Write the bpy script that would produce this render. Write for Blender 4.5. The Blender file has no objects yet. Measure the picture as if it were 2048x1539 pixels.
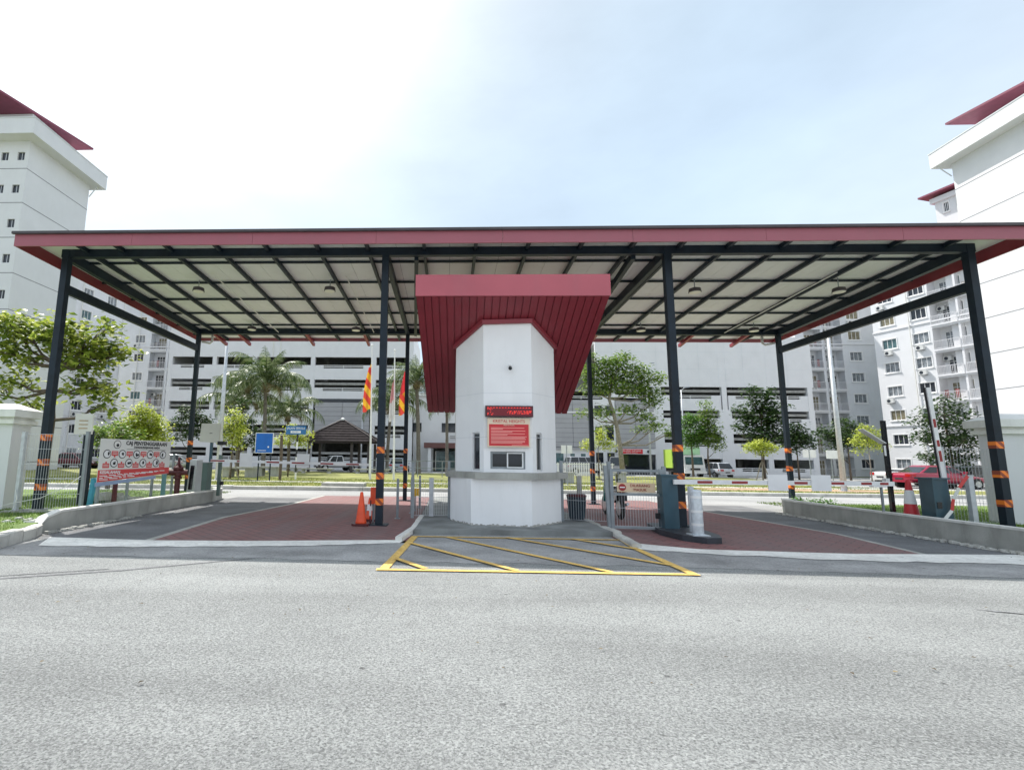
import bpy, math, random
from math import sin, cos, pi, radians, sqrt
from mathutils import Vector, Matrix, noise as mnoise

random.seed(7)
S = bpy.context.scene
COL = S.collection

# ------------------------------------------------------------------ camera
CAM_H, PITCH, YAW, ROLL, FPX = 1.5, radians(8.286), radians(-2.945), radians(.825), 1020.0
cd = bpy.data.cameras.new('camera'); cam = bpy.data.objects.new('camera', cd); COL.objects.link(cam)
fw = Vector((sin(YAW)*cos(PITCH), cos(YAW)*cos(PITCH), sin(PITCH)))
r0 = Vector((cos(YAW), -sin(YAW), 0)); u0 = r0.cross(fw)
rt = r0*cos(ROLL)+u0*sin(ROLL); up = u0*cos(ROLL)-r0*sin(ROLL)
cam.matrix_world = Matrix(((rt.x, up.x, -fw.x, 0), (rt.y, up.y, -fw.y, 0), (rt.z, up.z, -fw.z, CAM_H), (0, 0, 0, 1)))
cd.sensor_width = 36; cd.sensor_fit = 'HORIZONTAL'; cd.lens = 36*FPX/2048
cd.shift_x = (1024-845.8)/2048; cd.shift_y = 0
cd.clip_start = .05; cd.clip_end = 3000
S.camera = cam
S.render.resolution_x = 1024; S.render.resolution_y = 769
S.view_settings.view_transform = 'Standard'; S.view_settings.look = 'None'
S.view_settings.gamma = 1; S.view_settings.use_curve_mapping = False
S.view_settings.exposure = 1.62
S.render.engine = 'CYCLES'
S.cycles.max_bounces = 8; S.cycles.diffuse_bounces = 4; S.cycles.use_denoising = True

# ------------------------------------------------------------------ sky and sun
SUN = Vector((-.5, .5, 1.0)).normalized()
EL = math.asin(SUN.z); AZ = math.atan2(SUN.x, SUN.y)      # azimuth from +Y towards +X
W = bpy.data.worlds.new('World'); S.world = W; W.use_nodes = True
nt = W.node_tree; nt.nodes.clear()
def N(t, **k):
    n = nt.nodes.new(t)
    for a, b in k.items(): setattr(n, a, b)
    return n
out = N('ShaderNodeOutputWorld'); bg = N('ShaderNodeBackground'); bg.inputs[1].default_value = .1
sky = N('ShaderNodeTexSky', sky_type='NISHITA', sun_disc=False, sun_elevation=EL, sun_rotation=AZ, air_density=1.0, dust_density=2.0, ozone_density=1.2)
tc = N('ShaderNodeTexCoord')
mp = N('ShaderNodeMapping'); mp.inputs['Scale'].default_value = (1, 1, 2.2)
nz = N('ShaderNodeTexNoise'); nz.inputs['Scale'].default_value = 1.6; nz.inputs['Detail'].default_value = 6; nz.inputs['Roughness'].default_value = .55
rp = N('ShaderNodeValToRGB'); rp.color_ramp.elements[0].position = .35; rp.color_ramp.elements[1].position = .75
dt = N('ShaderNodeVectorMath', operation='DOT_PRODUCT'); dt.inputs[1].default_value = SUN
gl = N('ShaderNodeValToRGB'); gl.color_ramp.interpolation = 'B_SPLINE'     # thin cloud: brighter towards the veiled sun, and behind camera as added booth fill
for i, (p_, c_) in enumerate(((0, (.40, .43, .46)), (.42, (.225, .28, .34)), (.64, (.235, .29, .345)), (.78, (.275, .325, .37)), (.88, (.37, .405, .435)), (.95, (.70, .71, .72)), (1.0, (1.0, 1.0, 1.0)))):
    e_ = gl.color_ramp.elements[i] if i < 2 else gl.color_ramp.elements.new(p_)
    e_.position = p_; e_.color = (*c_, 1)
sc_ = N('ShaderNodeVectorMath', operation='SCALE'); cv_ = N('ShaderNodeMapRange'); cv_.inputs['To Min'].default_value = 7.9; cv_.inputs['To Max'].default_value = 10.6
mx = N('ShaderNodeMixRGB'); mx.inputs[0].default_value = .93
L = nt.links.new
L(tc.outputs['Generated'], mp.inputs[0]); L(mp.outputs[0], nz.inputs['Vector']); L(nz.outputs['Fac'], rp.inputs[0])
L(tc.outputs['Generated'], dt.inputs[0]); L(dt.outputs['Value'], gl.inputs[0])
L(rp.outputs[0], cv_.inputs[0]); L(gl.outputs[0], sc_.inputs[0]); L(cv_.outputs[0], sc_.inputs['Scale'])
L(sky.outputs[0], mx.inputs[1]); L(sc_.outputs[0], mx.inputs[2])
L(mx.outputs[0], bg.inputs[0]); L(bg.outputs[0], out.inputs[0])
sd = bpy.data.lights.new('sun', 'SUN'); sd.energy = 2.0; sd.angle = radians(.6); sd.color = (1, .96, .9)
sun = bpy.data.objects.new('sun', sd); COL.objects.link(sun)
sun.rotation_euler = (-SUN).to_track_quat('-Z', 'Y').to_euler(); sun.location = (-20, 20, 60)

# ------------------------------------------------------------------ materials
MAT = {}
def mat(name, col, rough=.6, metal=0, var=.12, scale=3.0, bump=0, bscale=60, dirt=0, dcol=(.12, .11, .09), emit=None, island=None, stripes=None, spec=None, coat=0, trans=0, ramp=None, detail=5):
    """procedural principled material: base colour varied by noise, optional dirt streaks, bump, per-leaf variation"""
    if name in MAT: return MAT[name]
    m = bpy.data.materials.new(name); m.use_nodes = True; MAT[name] = m
    t = m.node_tree; b = t.nodes['Principled BSDF']; l = t.links.new
    def n(ty, **k):
        x = t.nodes.new(ty)
        for a, c in k.items(): setattr(x, a, c)
        return x
    b.inputs['Roughness'].default_value = rough; b.inputs['Metallic'].default_value = metal
    if spec is not None: b.inputs['Specular IOR Level'].default_value = spec
    if coat: b.inputs['Coat Weight'].default_value = coat
    tcn = n('ShaderNodeTexCoord')
    src = tcn.outputs['Object']
    no = n('ShaderNodeTexNoise'); no.inputs['Scale'].default_value = scale; no.inputs['Detail'].default_value = detail
    l(src, no.inputs['Vector'])
    mr = n('ShaderNodeMapRange'); mr.inputs['From Min'].default_value = .3; mr.inputs['From Max'].default_value = .7
    mr.inputs['To Min'].default_value = 1-var; mr.inputs['To Max'].default_value = 1+var
    l(no.outputs['Fac'], mr.inputs[0])
    mu = n('ShaderNodeMixRGB', blend_type='MULTIPLY'); mu.inputs[0].default_value = 1
    mu.inputs[1].default_value = (*col, 1); l(mr.outputs[0], mu.inputs[2])
    last = mu.outputs[0]
    if island:
        g = n('ShaderNodeNewGeometry'); cr = n('ShaderNodeValToRGB'); cr.color_ramp.elements.remove(cr.color_ramp.elements[1])
        for i, c in enumerate(island):
            e = cr.color_ramp.elements[0] if i == 0 else cr.color_ramp.elements.new(i/(len(island)-1))
            e.color = (*c, 1)
        l(g.outputs['Random Per Island'], cr.inputs[0]); l(cr.outputs[0], mu.inputs[1])
    if stripes:
        c2, freq, ax = stripes
        sp = n('ShaderNodeVectorMath', operation='DOT_PRODUCT'); sp.inputs[1].default_value = ax
        l(src, sp.inputs[0]); f = n('ShaderNodeMath', operation='MULTIPLY'); f.inputs[1].default_value = freq
        l(sp.outputs['Value'], f.inputs[0]); fr = n('ShaderNodeMath', operation='FRACT'); l(f.outputs[0], fr.inputs[0])
        gt = n('ShaderNodeMath', operation='GREATER_THAN'); gt.inputs[1].default_value = .5; l(fr.outputs[0], gt.inputs[0])
        ms = n('ShaderNodeMixRGB'); l(gt.outputs[0], ms.inputs[0]); l(last, ms.inputs[1]); ms.inputs[2].default_value = (*c2, 1); last = ms.outputs[0]
    if dirt:
        mpn = n('ShaderNodeMapping'); mpn.inputs['Scale'].default_value = (2.2, 2.2, .35); l(src, mpn.inputs[0])
        n2 = n('ShaderNodeTexNoise'); n2.inputs['Scale'].default_value = 1.3; n2.inputs['Detail'].default_value = 8; n2.inputs['Roughness'].default_value = .7
        l(mpn.outputs[0], n2.inputs['Vector']); r2 = n('ShaderNodeMapRange'); r2.inputs['From Min'].default_value = .5; r2.inputs['From Max'].default_value = .8
        r2.inputs['To Max'].default_value = dirt; l(n2.outputs['Fac'], r2.inputs[0])
        md = n('ShaderNodeMixRGB'); l(r2.outputs[0], md.inputs[0]); l(last, md.inputs[1]); md.inputs[2].default_value = (*dcol, 1); last = md.outputs[0]
    l(last, b.inputs['Base Color'])
    if bump:
        n3 = n('ShaderNodeTexNoise'); n3.inputs['Scale'].default_value = bscale; n3.inputs['Detail'].default_value = 4; l(src, n3.inputs['Vector'])
        bp = n('ShaderNodeBump'); bp.inputs['Strength'].default_value = bump; bp.inputs['Distance'].default_value = .02
        l(n3.outputs['Fac'], bp.inputs['Height']); l(bp.outputs[0], b.inputs['Normal'])
    if emit:
        b.inputs['Emission Color'].default_value = (*emit[0], 1); b.inputs['Emission Strength'].default_value = emit[1]
    if trans:
        mixs = n('ShaderNodeMixShader'); tr = n('ShaderNodeBsdfTranslucent'); l(last, tr.inputs[0])
        mixs.inputs[0].default_value = trans; l(b.outputs[0], mixs.inputs[1]); l(tr.outputs[0], mixs.inputs[2])
        l(mixs.outputs[0], t.nodes['Material Output'].inputs[0])
    return m

def asphalt_mat(name, dark, light, sp=55.0, patch=.5, bump=.5, tint=(.6, .6, .6), big=.5):
    """aggregate in binder: fine light and dark stones, wheel-worn patches, hairline cracks"""
    m = bpy.data.materials.new(name); m.use_nodes = True; MAT[name] = m
    t = m.node_tree; b = t.nodes['Principled BSDF']; l = t.links.new
    n = lambda ty: t.nodes.new(ty)
    b.inputs['Roughness'].default_value = .9; b.inputs['Specular IOR Level'].default_value = .25
    tcn = n('ShaderNodeTexCoord'); src = tcn.outputs['Object']
    v = n('ShaderNodeTexVoronoi'); v.inputs['Scale'].default_value = sp; l(src, v.inputs['Vector'])
    bw = n('ShaderNodeSeparateColor'); l(v.outputs['Color'], bw.inputs[0])
    v2 = n('ShaderNodeTexNoise'); v2.inputs['Scale'].default_value = sp*.5; v2.inputs['Detail'].default_value = 6; v2.inputs['Roughness'].default_value = .8; l(src, v2.inputs['Vector'])
    a1 = n('ShaderNodeMath'); a1.operation = 'MULTIPLY'; a1.inputs[1].default_value = .4; l(bw.outputs[0], a1.inputs[0])
    nr = n('ShaderNodeMapRange'); nr.inputs['From Min'].default_value = .32; nr.inputs['From Max'].default_value = .68; nr.inputs['To Max'].default_value = .6; l(v2.outputs['Fac'], nr.inputs[0])
    a2 = n('ShaderNodeMath'); a2.operation = 'ADD'; l(a1.outputs[0], a2.inputs[0]); l(nr.outputs[0], a2.inputs[1])
    mxn = n('ShaderNodeMixRGB'); l(a2.outputs[0], mxn.inputs[0]); mxn.inputs[1].default_value = (*dark, 1); mxn.inputs[2].default_value = (*light, 1)
    bgn = n('ShaderNodeTexNoise'); bgn.inputs['Scale'].default_value = big; bgn.inputs['Detail'].default_value = 7; bgn.inputs['Roughness'].default_value = .6; l(src, bgn.inputs['Vector'])
    rr = n('ShaderNodeMapRange'); rr.inputs['From Min'].default_value = .3; rr.inputs['From Max'].default_value = .7; rr.inputs['To Min'].default_value = 1-patch*.5; rr.inputs['To Max'].default_value = 1+patch*.5; l(bgn.outputs['Fac'], rr.inputs[0])
    mu = n('ShaderNodeMixRGB'); mu.blend_type = 'MULTIPLY'; mu.inputs[0].default_value = 1; l(mxn.outputs[0], mu.inputs[1]); l(rr.outputs[0], mu.inputs[2])
    wm = n('ShaderNodeMapping'); wm.inputs['Scale'].default_value = (.16, 1.3, 1); wm.inputs['Rotation'].default_value = (0, 0, .12); l(src, wm.inputs[0])   # wheel-polished tracks along the road
    wn = n('ShaderNodeTexNoise'); wn.inputs['Scale'].default_value = 1; wn.inputs['Detail'].default_value = 3; l(wm.outputs[0], wn.inputs['Vector'])
    wr_ = n('ShaderNodeMapRange'); wr_.inputs['From Min'].default_value = .35; wr_.inputs['From Max'].default_value = .65; wr_.inputs['To Min'].default_value = .90; wr_.inputs['To Max'].default_value = 1.08; l(wn.outputs['Fac'], wr_.inputs[0])
    mu2 = n('ShaderNodeMixRGB'); mu2.blend_type = 'MULTIPLY'; mu2.inputs[0].default_value = 1; l(mu.outputs[0], mu2.inputs[1]); l(wr_.outputs[0], mu2.inputs[2]); mu = mu2
    cv = n('ShaderNodeTexNoise'); cv.inputs['Scale'].default_value = .9; cv.inputs['Detail'].default_value = 9; cv.inputs['Roughness'].default_value = .62; cv.inputs['Distortion'].default_value = .6; l(src, cv.inputs['Vector'])
    sb = n('ShaderNodeMath'); sb.operation = 'SUBTRACT'; sb.inputs[1].default_value = .5; l(cv.outputs['Fac'], sb.inputs[0])
    ab = n('ShaderNodeMath'); ab.operation = 'ABSOLUTE'; l(sb.outputs[0], ab.inputs[0])
    cm = n('ShaderNodeMapRange'); cm.inputs['From Min'].default_value = 0; cm.inputs['From Max'].default_value = .004; cm.inputs['To Min'].default_value = .22; cm.inputs['To Max'].default_value = 0; l(ab.outputs[0], cm.inputs[0])
    ck = n('ShaderNodeMixRGB'); l(cm.outputs[0], ck.inputs[0]); l(mu.outputs[0], ck.inputs[1]); ck.inputs[2].default_value = (.07, .07, .07, 1)
    pv = n('ShaderNodeTexVoronoi'); pv.inputs['Scale'].default_value = 3.2; pv.inputs['Randomness'].default_value = 1; l(src, pv.inputs['Vector'])
    pr = n('ShaderNodeMapRange'); pr.inputs['From Min'].default_value = .05; pr.inputs['From Max'].default_value = .09; pr.inputs['To Min'].default_value = .6; pr.inputs['To Max'].default_value = 0; l(pv.outputs['Distance'], pr.inputs[0])
    pc_ = n('ShaderNodeSeparateColor'); l(pv.outputs['Color'], pc_.inputs[0]); pg = n('ShaderNodeMath'); pg.operation = 'LESS_THAN'; pg.inputs[1].default_value = .16; l(pc_.outputs[0], pg.inputs[0])
    pm_ = n('ShaderNodeMath'); pm_.operation = 'MULTIPLY'; l(pr.outputs[0], pm_.inputs[0]); l(pg.outputs[0], pm_.inputs[1])
    ck2 = n('ShaderNodeMixRGB'); l(pm_.outputs[0], ck2.inputs[0]); l(ck.outputs[0], ck2.inputs[1]); ck2.inputs[2].default_value = (.05, .05, .05, 1)
    l(ck2.outputs[0], b.inputs['Base Color'])
    bp = n('ShaderNodeBump'); bp.inputs['Strength'].default_value = bump; bp.inputs['Distance'].default_value = .012; l(a2.outputs[0], bp.inputs['Height']); l(bp.outputs[0], b.inputs['Normal'])
    return m

def paving_mat():
    """red imprinted paving: running-bond joints as relief, faded and grimed"""
    m = bpy.data.materials.new('red_paving'); m.use_nodes = True; MAT['red_paving'] = m
    t = m.node_tree; b = t.nodes['Principled BSDF']; l = t.links.new; n = lambda ty: t.nodes.new(ty)
    b.inputs['Roughness'].default_value = .75
    tcn = n('ShaderNodeTexCoord'); mpn = n('ShaderNodeMapping'); mpn.inputs['Rotation'].default_value = (0, 0, radians(45)); l(tcn.outputs['Object'], mpn.inputs[0])
    br = n('ShaderNodeTexBrick'); br.inputs['Scale'].default_value = 1; br.inputs['Brick Width'].default_value = .4; br.inputs['Row Height'].default_value = .2; br.inputs['Mortar Size'].default_value = .012
    br.inputs['Color1'].default_value = (.27, .115, .11, 1); br.inputs['Color2'].default_value = (.22, .095, .09, 1); br.inputs['Mortar'].default_value = (.10, .05, .048, 1)
    l(mpn.outputs[0], br.inputs['Vector'])
    no = n('ShaderNodeTexNoise'); no.inputs['Scale'].default_value = 1.0; no.inputs['Detail'].default_value = 8; no.inputs['Roughness'].default_value = .65; mt = n('ShaderNodeMapping'); mt.inputs['Scale'].default_value = (1.5, .16, 1); l(tcn.outputs['Object'], mt.inputs[0]); l(mt.outputs[0], no.inputs['Vector'])
    rr = n('ShaderNodeMapRange'); rr.inputs['From Min'].default_value = .4; rr.inputs['From Max'].default_value = .75; rr.inputs['To Max'].default_value = .85; l(no.outputs['Fac'], rr.inputs[0])
    mxn = n('ShaderNodeMixRGB'); l(rr.outputs[0], mxn.inputs[0]); l(br.outputs['Color'], mxn.inputs[1]); mxn.inputs[2].default_value = (.19, .15, .148, 1)
    l(mxn.outputs[0], b.inputs['Base Color'])
    bp = n('ShaderNodeBump'); bp.inputs['Strength'].default_value = .5; bp.inputs['Distance'].default_value = .01; bp.invert = True; l(br.outputs['Fac'], bp.inputs['Height']); l(bp.outputs[0], b.inputs['Normal'])
    return m

asphalt_mat('asphalt', (.055, .06, .058), (.60, .615, .605), 98, .26, 1.0, big=.4)
asphalt_mat('lane_asphalt', (.12, .123, .128), (.24, .243, .25), 70, .5, .3, big=.9)
asphalt_mat('back_road', (.24, .24, .24), (.42, .42, .41), 30, .3, .2, big=.3)
asphalt_mat('strip_paint', (.66, .65, .61), (.93, .92, .88), 20, .25, .4, big=1.8)
asphalt_mat('worn_asphalt', (.24, .235, .225), (.42, .41, .395), 80, .5, .5, big=1.4)
asphalt_mat('smooth_shade_patch', (.22, .22, .22), (.44, .44, .435), 50, .6, .3, big=1.0)
asphalt_mat('yellow_paint', (.50, .33, .10), (.98, .66, .21), 38, .35, .4, big=2.5)
paving_mat()
mat('ground', (.16, .17, .08), .95, var=.4, scale=.3)
mat('grass', (.12, .19, .035), .9, var=.45, scale=1.2, bump=.8, bscale=25)
mat('dry_grass', (.20, .21, .055), .9, var=.4, scale=.5, bump=.8, bscale=12, dirt=.5, dcol=(.30, .24, .12))
mat('blades', (.1, .16, .03), .7, island=[(.07, .14, .02), (.12, .22, .035), (.19, .28, .06), (.25, .27, .09)], trans=.35)
mat('blades_dry', (.1, .16, .03), .7, island=[(.12, .19, .03), (.20, .27, .05), (.30, .31, .09), (.36, .32, .13)], trans=.35)
mat('concrete', (.40, .40, .37), .85, var=.2, scale=2, bump=.3, bscale=40, dirt=.55)
mat('concrete_light', (.55, .54, .50), .85, var=.2, scale=2, bump=.3, bscale=30, dirt=.45)
mat('island_concrete', (.22, .23, .225), .8, var=.35, scale=1.5, bump=.2, bscale=50, dirt=.5)
mat('kerb_white', (.74, .73, .69), .8, var=.12, scale=3, bump=.2, bscale=30, dirt=.35)
mat('white_wall', (.70, .705, .725), .7, var=.03, scale=.7, bump=.05, bscale=50, dirt=.12, dcol=(.5, .5, .48))
mat('white_plaster', (.87, .87, .88), .65, var=.03, scale=1.5, bump=.08, bscale=30, dirt=.20, dcol=(.5, .49, .46))
mat('white_trim', (.82, .82, .82), .6, var=.03)
mat('grey_wall', (.66, .68, .71), .7, var=.05, scale=.7, dirt=.15, dcol=(.4, .4, .4))
mat('cladding', (.36, .36, .38), .6, var=.06, scale=1)
mat('pillar_stone', (.78, .78, .75), .8, var=.08, scale=3, bump=.2, bscale=25, dirt=.3, dcol=(.4, .4, .36))
mat('steel_navy', (.010, .019, .030), .5, spec=.3, var=.25, scale=4, dirt=.2, dcol=(.035, .045, .055))
mat('orange_band', (.9, .22, .02), .45, var=.1, stripes=((.30, .055, .02), 5.5, (1, 0, 1)))
mat('maroon', (.25, .030, .045), .45, var=.1, scale=1.2, dirt=.25, dcol=(.20, .09, .10))
mat('maroon_fascia', (.34, .10, .13), .5, var=.08, scale=.8, dirt=.35, dcol=(.26, .12, .13))
mat('maroon_roof', (.22, .05, .085), .5, var=.1)
mat('roof_dark', (.06, .05, .055), .5, var=.2)
mat('ceiling', (.80, .80, .77), .6, var=.05, scale=.5, dirt=.25, dcol=(.5, .47, .4))
mat('galvanised', (.55, .57, .60), .5, metal=.3, var=.12, scale=8, dirt=.12, dcol=(.25, .24, .23))
mat('grey_steel', (.27, .30, .32), .5, metal=.2, var=.15, scale=5, dirt=.3, dcol=(.14, .12, .1))
mat('white_pipe', (.72, .72, .68), .5, var=.05)
mat('lamp_lens', (.85, .83, .72), .3, var=.02)
mat('teal_paint', (.035, .085, .115), .4, var=.15, scale=3, dirt=.3, dcol=(.1, .1, .1))
mat('black_rubber', (.018, .018, .02), .7, var=.2, scale=6)
mat('black_gloss', (.012, .014, .018), .12, var=.1)
mat('orange_plastic', (.86, .09, .025), .5, var=.12, scale=5, dirt=.3, dcol=(.35, .1, .05))
mat('red_plastic', (.62, .03, .04), .45, var=.1, scale=5)
mat('white_plastic', (.80, .80, .80), .45, var=.05, scale=4, dirt=.15, dcol=(.5, .48, .45))
mat('silver_tape', (.62, .66, .70), .35, metal=.4, var=.2, scale=9, dirt=.3, dcol=(.4, .4, .4))
mat('sign_red', (.62, .03, .04), .5, var=.06)
mat('sign_cream', (.80, .66, .50), .5, var=.04)
mat('sign_white', (.78, .78, .74), .5, var=.04, scale=2, dirt=.12, dcol=(.55, .53, .5))
mat('sign_blue', (.008, .13, .52), .4, var=.08)
mat('street_blue', (.03, .16, .38), .4, var=.08)
mat('print_black', (.03, .03, .035), .6, var=.05)
mat('print_red', (.66, .07, .07), .55, var=.05)
mat('print_pink', (.85, .30, .27), .55, var=.05)
mat('print_white', (.85, .85, .85), .55, var=.03)
mat('maroon_metal', (.085, .012, .016), .45, var=.2, scale=8, dirt=.2)
mat('blue_pole', (.06, .33, .45), .5, var=.15, scale=6, dirt=.2)
mat('beige_box', (.55, .54, .48), .6, var=.06, dirt=.2)
mat('beige_light', (.70, .70, .64), .6, var=.06)
mat('led_red', (.3, .005, .01), .4, emit=((1, .06, .04), .55))
mat('led_dim', (.07, .003, .01), .4, emit=((.5, .0, .02), .05))
mat('led_case', (.06, .012, .018), .4)
mat('window_dark', (.018, .022, .03), .06, var=.2, scale=2)
mat('pane_curtain', (.20, .22, .24), .12, var=.55, scale=4)
mat('pane_teal', (.07, .13, .14), .1, var=.4, scale=3)
mat('pane_tan', (.20, .18, .12), .15, var=.4, scale=3)
mat('pane_dark', (.03, .035, .045), .06, var=.4, scale=2)
mat('door_brown', (.14, .10, .09), .5, var=.2)
mat('alu', (.62, .63, .64), .35, metal=.5, var=.08)
mat('garage_floor', (.30, .30, .29), .8, var=.2)
mat('bark', (.13, .10, .075), .9, var=.35, scale=8, bump=.8, bscale=30)
mat('bark_light', (.27, .24, .20), .9, var=.35, scale=8, bump=.6, bscale=30)
LEAF = {
 'leaf_mid': [(.06, .12, .02), (.11, .20, .03), (.20, .31, .05), (.34, .42, .10)],
 'leaf_olive': [(.08, .13, .02), (.20, .27, .04), (.36, .43, .07), (.58, .60, .16)],
 'leaf_dark': [(.018, .042, .014), (.035, .075, .022), (.06, .115, .03), (.11, .17, .05)],
 'leaf_yellow': [(.24, .32, .03), (.40, .48, .05), (.55, .60, .09), (.66, .68, .2)],
 'leaf_fresh': [(.04, .12, .02), (.08, .20, .03), (.14, .28, .045), (.20, .34, .07)],
}
for k, v in LEAF.items(): mat(k, (.1, .2, .05), .45, island=v, trans=.45, var=.15)
mat('frond', (.07, .13, .03), .4, island=[(.03, .06, .015), (.07, .12, .03), (.15, .20, .07), (.34, .38, .22)], trans=.3)
mat('frond_dry', (.2, .17, .1), .7, island=[(.12, .09, .04), (.22, .17, .09), (.3, .25, .15)], trans=.2)
mat('palm_bark', (.16, .14, .12), .9, var=.3, scale=5, bump=.9, bscale=20)
mat('tile_roof', (.04, .033, .034), .95, spec=.1, var=.3, scale=3)
mat('tyre', (.02, .02, .02), .8)
mat('rim', (.45, .46, .48), .3, metal=.7)
mat('glass_car', (.02, .025, .03), .04)
mat('lens_red', (.4, .01, .01), .15); mat('lens_clear', (.75, .76, .78), .08)
mat('flag_red_yellow', (.85, .48, .04), .7, stripes=((.70, .07, .05), 1.1, (1.2, 0, .9)), trans=.3); mat('flag_red', (.70, .05, .06), .7, trans=.3); mat('flag_yellow', (.85, .55, .04), .7, trans=.3)

# ------------------------------------------------------------------ mesh helpers
ROOT = {}
class MB:
    """collects primitives in world coordinates and links them as one mesh object"""
    def __init__(s): s.v = []; s.f = []; s.M = None
    def add(s, vs, fs):
        k = len(s.v)
        if s.M: vs = [s.M(*p) for p in vs]
        s.v += [tuple(p) for p in vs]; s.f += [tuple(i+k for i in f) for f in fs]; return s
    def hexa(s, p): return s.add(p, [(0, 3, 2, 1), (4, 5, 6, 7), (0, 1, 5, 4), (1, 2, 6, 5), (2, 3, 7, 6), (3, 0, 4, 7)])
    def box(s, x0, y0, z0, x1, y1, z1):
        x0, x1 = min(x0, x1), max(x0, x1); y0, y1 = min(y0, y1), max(y0, y1); z0, z1 = min(z0, z1), max(z0, z1)
        return s.hexa([(x0, y0, z0), (x1, y0, z0), (x1, y1, z0), (x0, y1, z0), (x0, y0, z1), (x1, y0, z1), (x1, y1, z1), (x0, y1, z1)])
    def bar(s, p, q, w, h, upv=(0, 0, 1)):
        p, q = Vector(p), Vector(q); d = (q-p).normalized(); a = d.cross(Vector(upv))
        if a.length < 1e-4: a = d.cross(Vector((1, 0, 0)))
        a.normalize(); b = a.cross(d).normalized(); a = a*w/2; b = b*h/2
        return s.hexa([p-a-b, p+a-b, q+a-b, q-a-b, p-a+b, p+a+b, q+a+b, q-a+b])
    def tube(s, pts, rs, n=8, cap=True):
        pts = [Vector(p) for p in pts]
        if not isinstance(rs, (list, tuple)): rs = [rs]*len(pts)
        vs = []; fs = []; ref = None
        for i, p in enumerate(pts):
            d = (pts[min(i+1, len(pts)-1)]-pts[max(i-1, 0)]).normalized()
            a = d.cross(Vector((0, 0, 1)) if abs(d.z) < .95 else Vector((1, 0, 0))) if ref is None else ref-d*ref.dot(d)
            a.normalize(); ref = a; b = d.cross(a)
            for k in range(n):
                t = 2*pi*k/n; vs.append(p+(a*cos(t)+b*sin(t))*rs[i])
        for i in range(len(pts)-1):
            for k in range(n):
                k2 = (k+1) % n; fs.append((i*n+k, i*n+k2, (i+1)*n+k2, (i+1)*n+k))
        if cap: fs.append(tuple(range(n-1, -1, -1))); fs.append(tuple((len(pts)-1)*n+k for k in range(n)))
        return s.add(vs, fs)
    def lathe(s, cx, cy, prof, n=16, cap=True):
        vs = []; fs = []
        for r, z in prof:
            for k in range(n): vs.append((cx+r*cos(2*pi*k/n), cy+r*sin(2*pi*k/n), z))
        for i in range(len(prof)-1):
            for k in range(n):
                k2 = (k+1) % n; fs.append((i*n+k, i*n+k2, (i+1)*n+k2, (i+1)*n+k))
        if cap: fs.append(tuple(range(n-1, -1, -1))); fs.append(tuple((len(prof)-1)*n+k for k in range(n)))
        return s.add(vs, fs)
    def prism(s, poly, z0, z1):
        n = len(poly); vs = [(x, y, z0) for x, y in poly]+[(x, y, z1) for x, y in poly]
        fs = [tuple(range(n-1, -1, -1)), tuple(range(n, 2*n))]+[(i, (i+1) % n, n+(i+1) % n, n+i) for i in range(n)]
        return s.add(vs, fs)
    def extr(s, poly, y0, y1, scale0=1, scale1=1):
        """polygon in x,z extruded along y"""
        n = len(poly); vs = [(x, y0, z) for x, z in poly]+[(x, y1, z) for x, z in poly]
        fs = [tuple(range(n)), tuple(range(2*n-1, n-1, -1))]+[(i, n+i, n+(i+1) % n, (i+1) % n) for i in range(n)]
        return s.add(vs, fs)
    def quad(s, a, b, c, d): return s.add([a, b, c, d], [(0, 1, 2, 3)])
    def disc(s, c, ax, r, n=20, th=.004):
        c = Vector(c); ax = Vector(ax).normalized(); return s.tube([c-ax*th/2, c+ax*th/2], r, n)
    def sphere(s, c, r, n=10, m=6, sz=1):
        prof = [(max(.001, r*sin(pi*i/m)), c[2]-r*sz*cos(pi*i/m)) for i in range(m+1)]
        return s.lathe(c[0], c[1], prof, n)
    def mesh(s, name, m, smooth=False, off=(0, 0, 0)):
        me = bpy.data.meshes.new(name); ox, oy, oz = off
        me.from_pydata([(a-ox, b-oy, c-oz) for a, b, c in s.v], [], s.f)
        me.materials.append(MAT[m] if isinstance(m, str) else m)
        if smooth: me.polygons.foreach_set('use_smooth', [True]*len(me.polygons))
        me.update(); return me
    def build(s, name, m, parent=None, smooth=False, label=None, cat=None, group=None, kind=None, origin=None):
        if parent is None:
            if origin is None:
                xs = [p[0] for p in s.v]; ys = [p[1] for p in s.v]; zs = [p[2] for p in s.v]
                origin = ((min(xs)+max(xs))/2, (min(ys)+max(ys))/2, min(zs))
            me = s.mesh(name, m, smooth, origin); o = bpy.data.objects.new(name, me); COL.objects.link(o); o.location = origin; ROOT[o] = Vector(origin)
        else:
            r = ROOT[parent]; me = s.mesh(name, m, smooth, r); o = bpy.data.objects.new(name, me); COL.objects.link(o); o.parent = parent; ROOT[o] = r
        tag(o, label, cat, group, kind); return o

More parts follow.
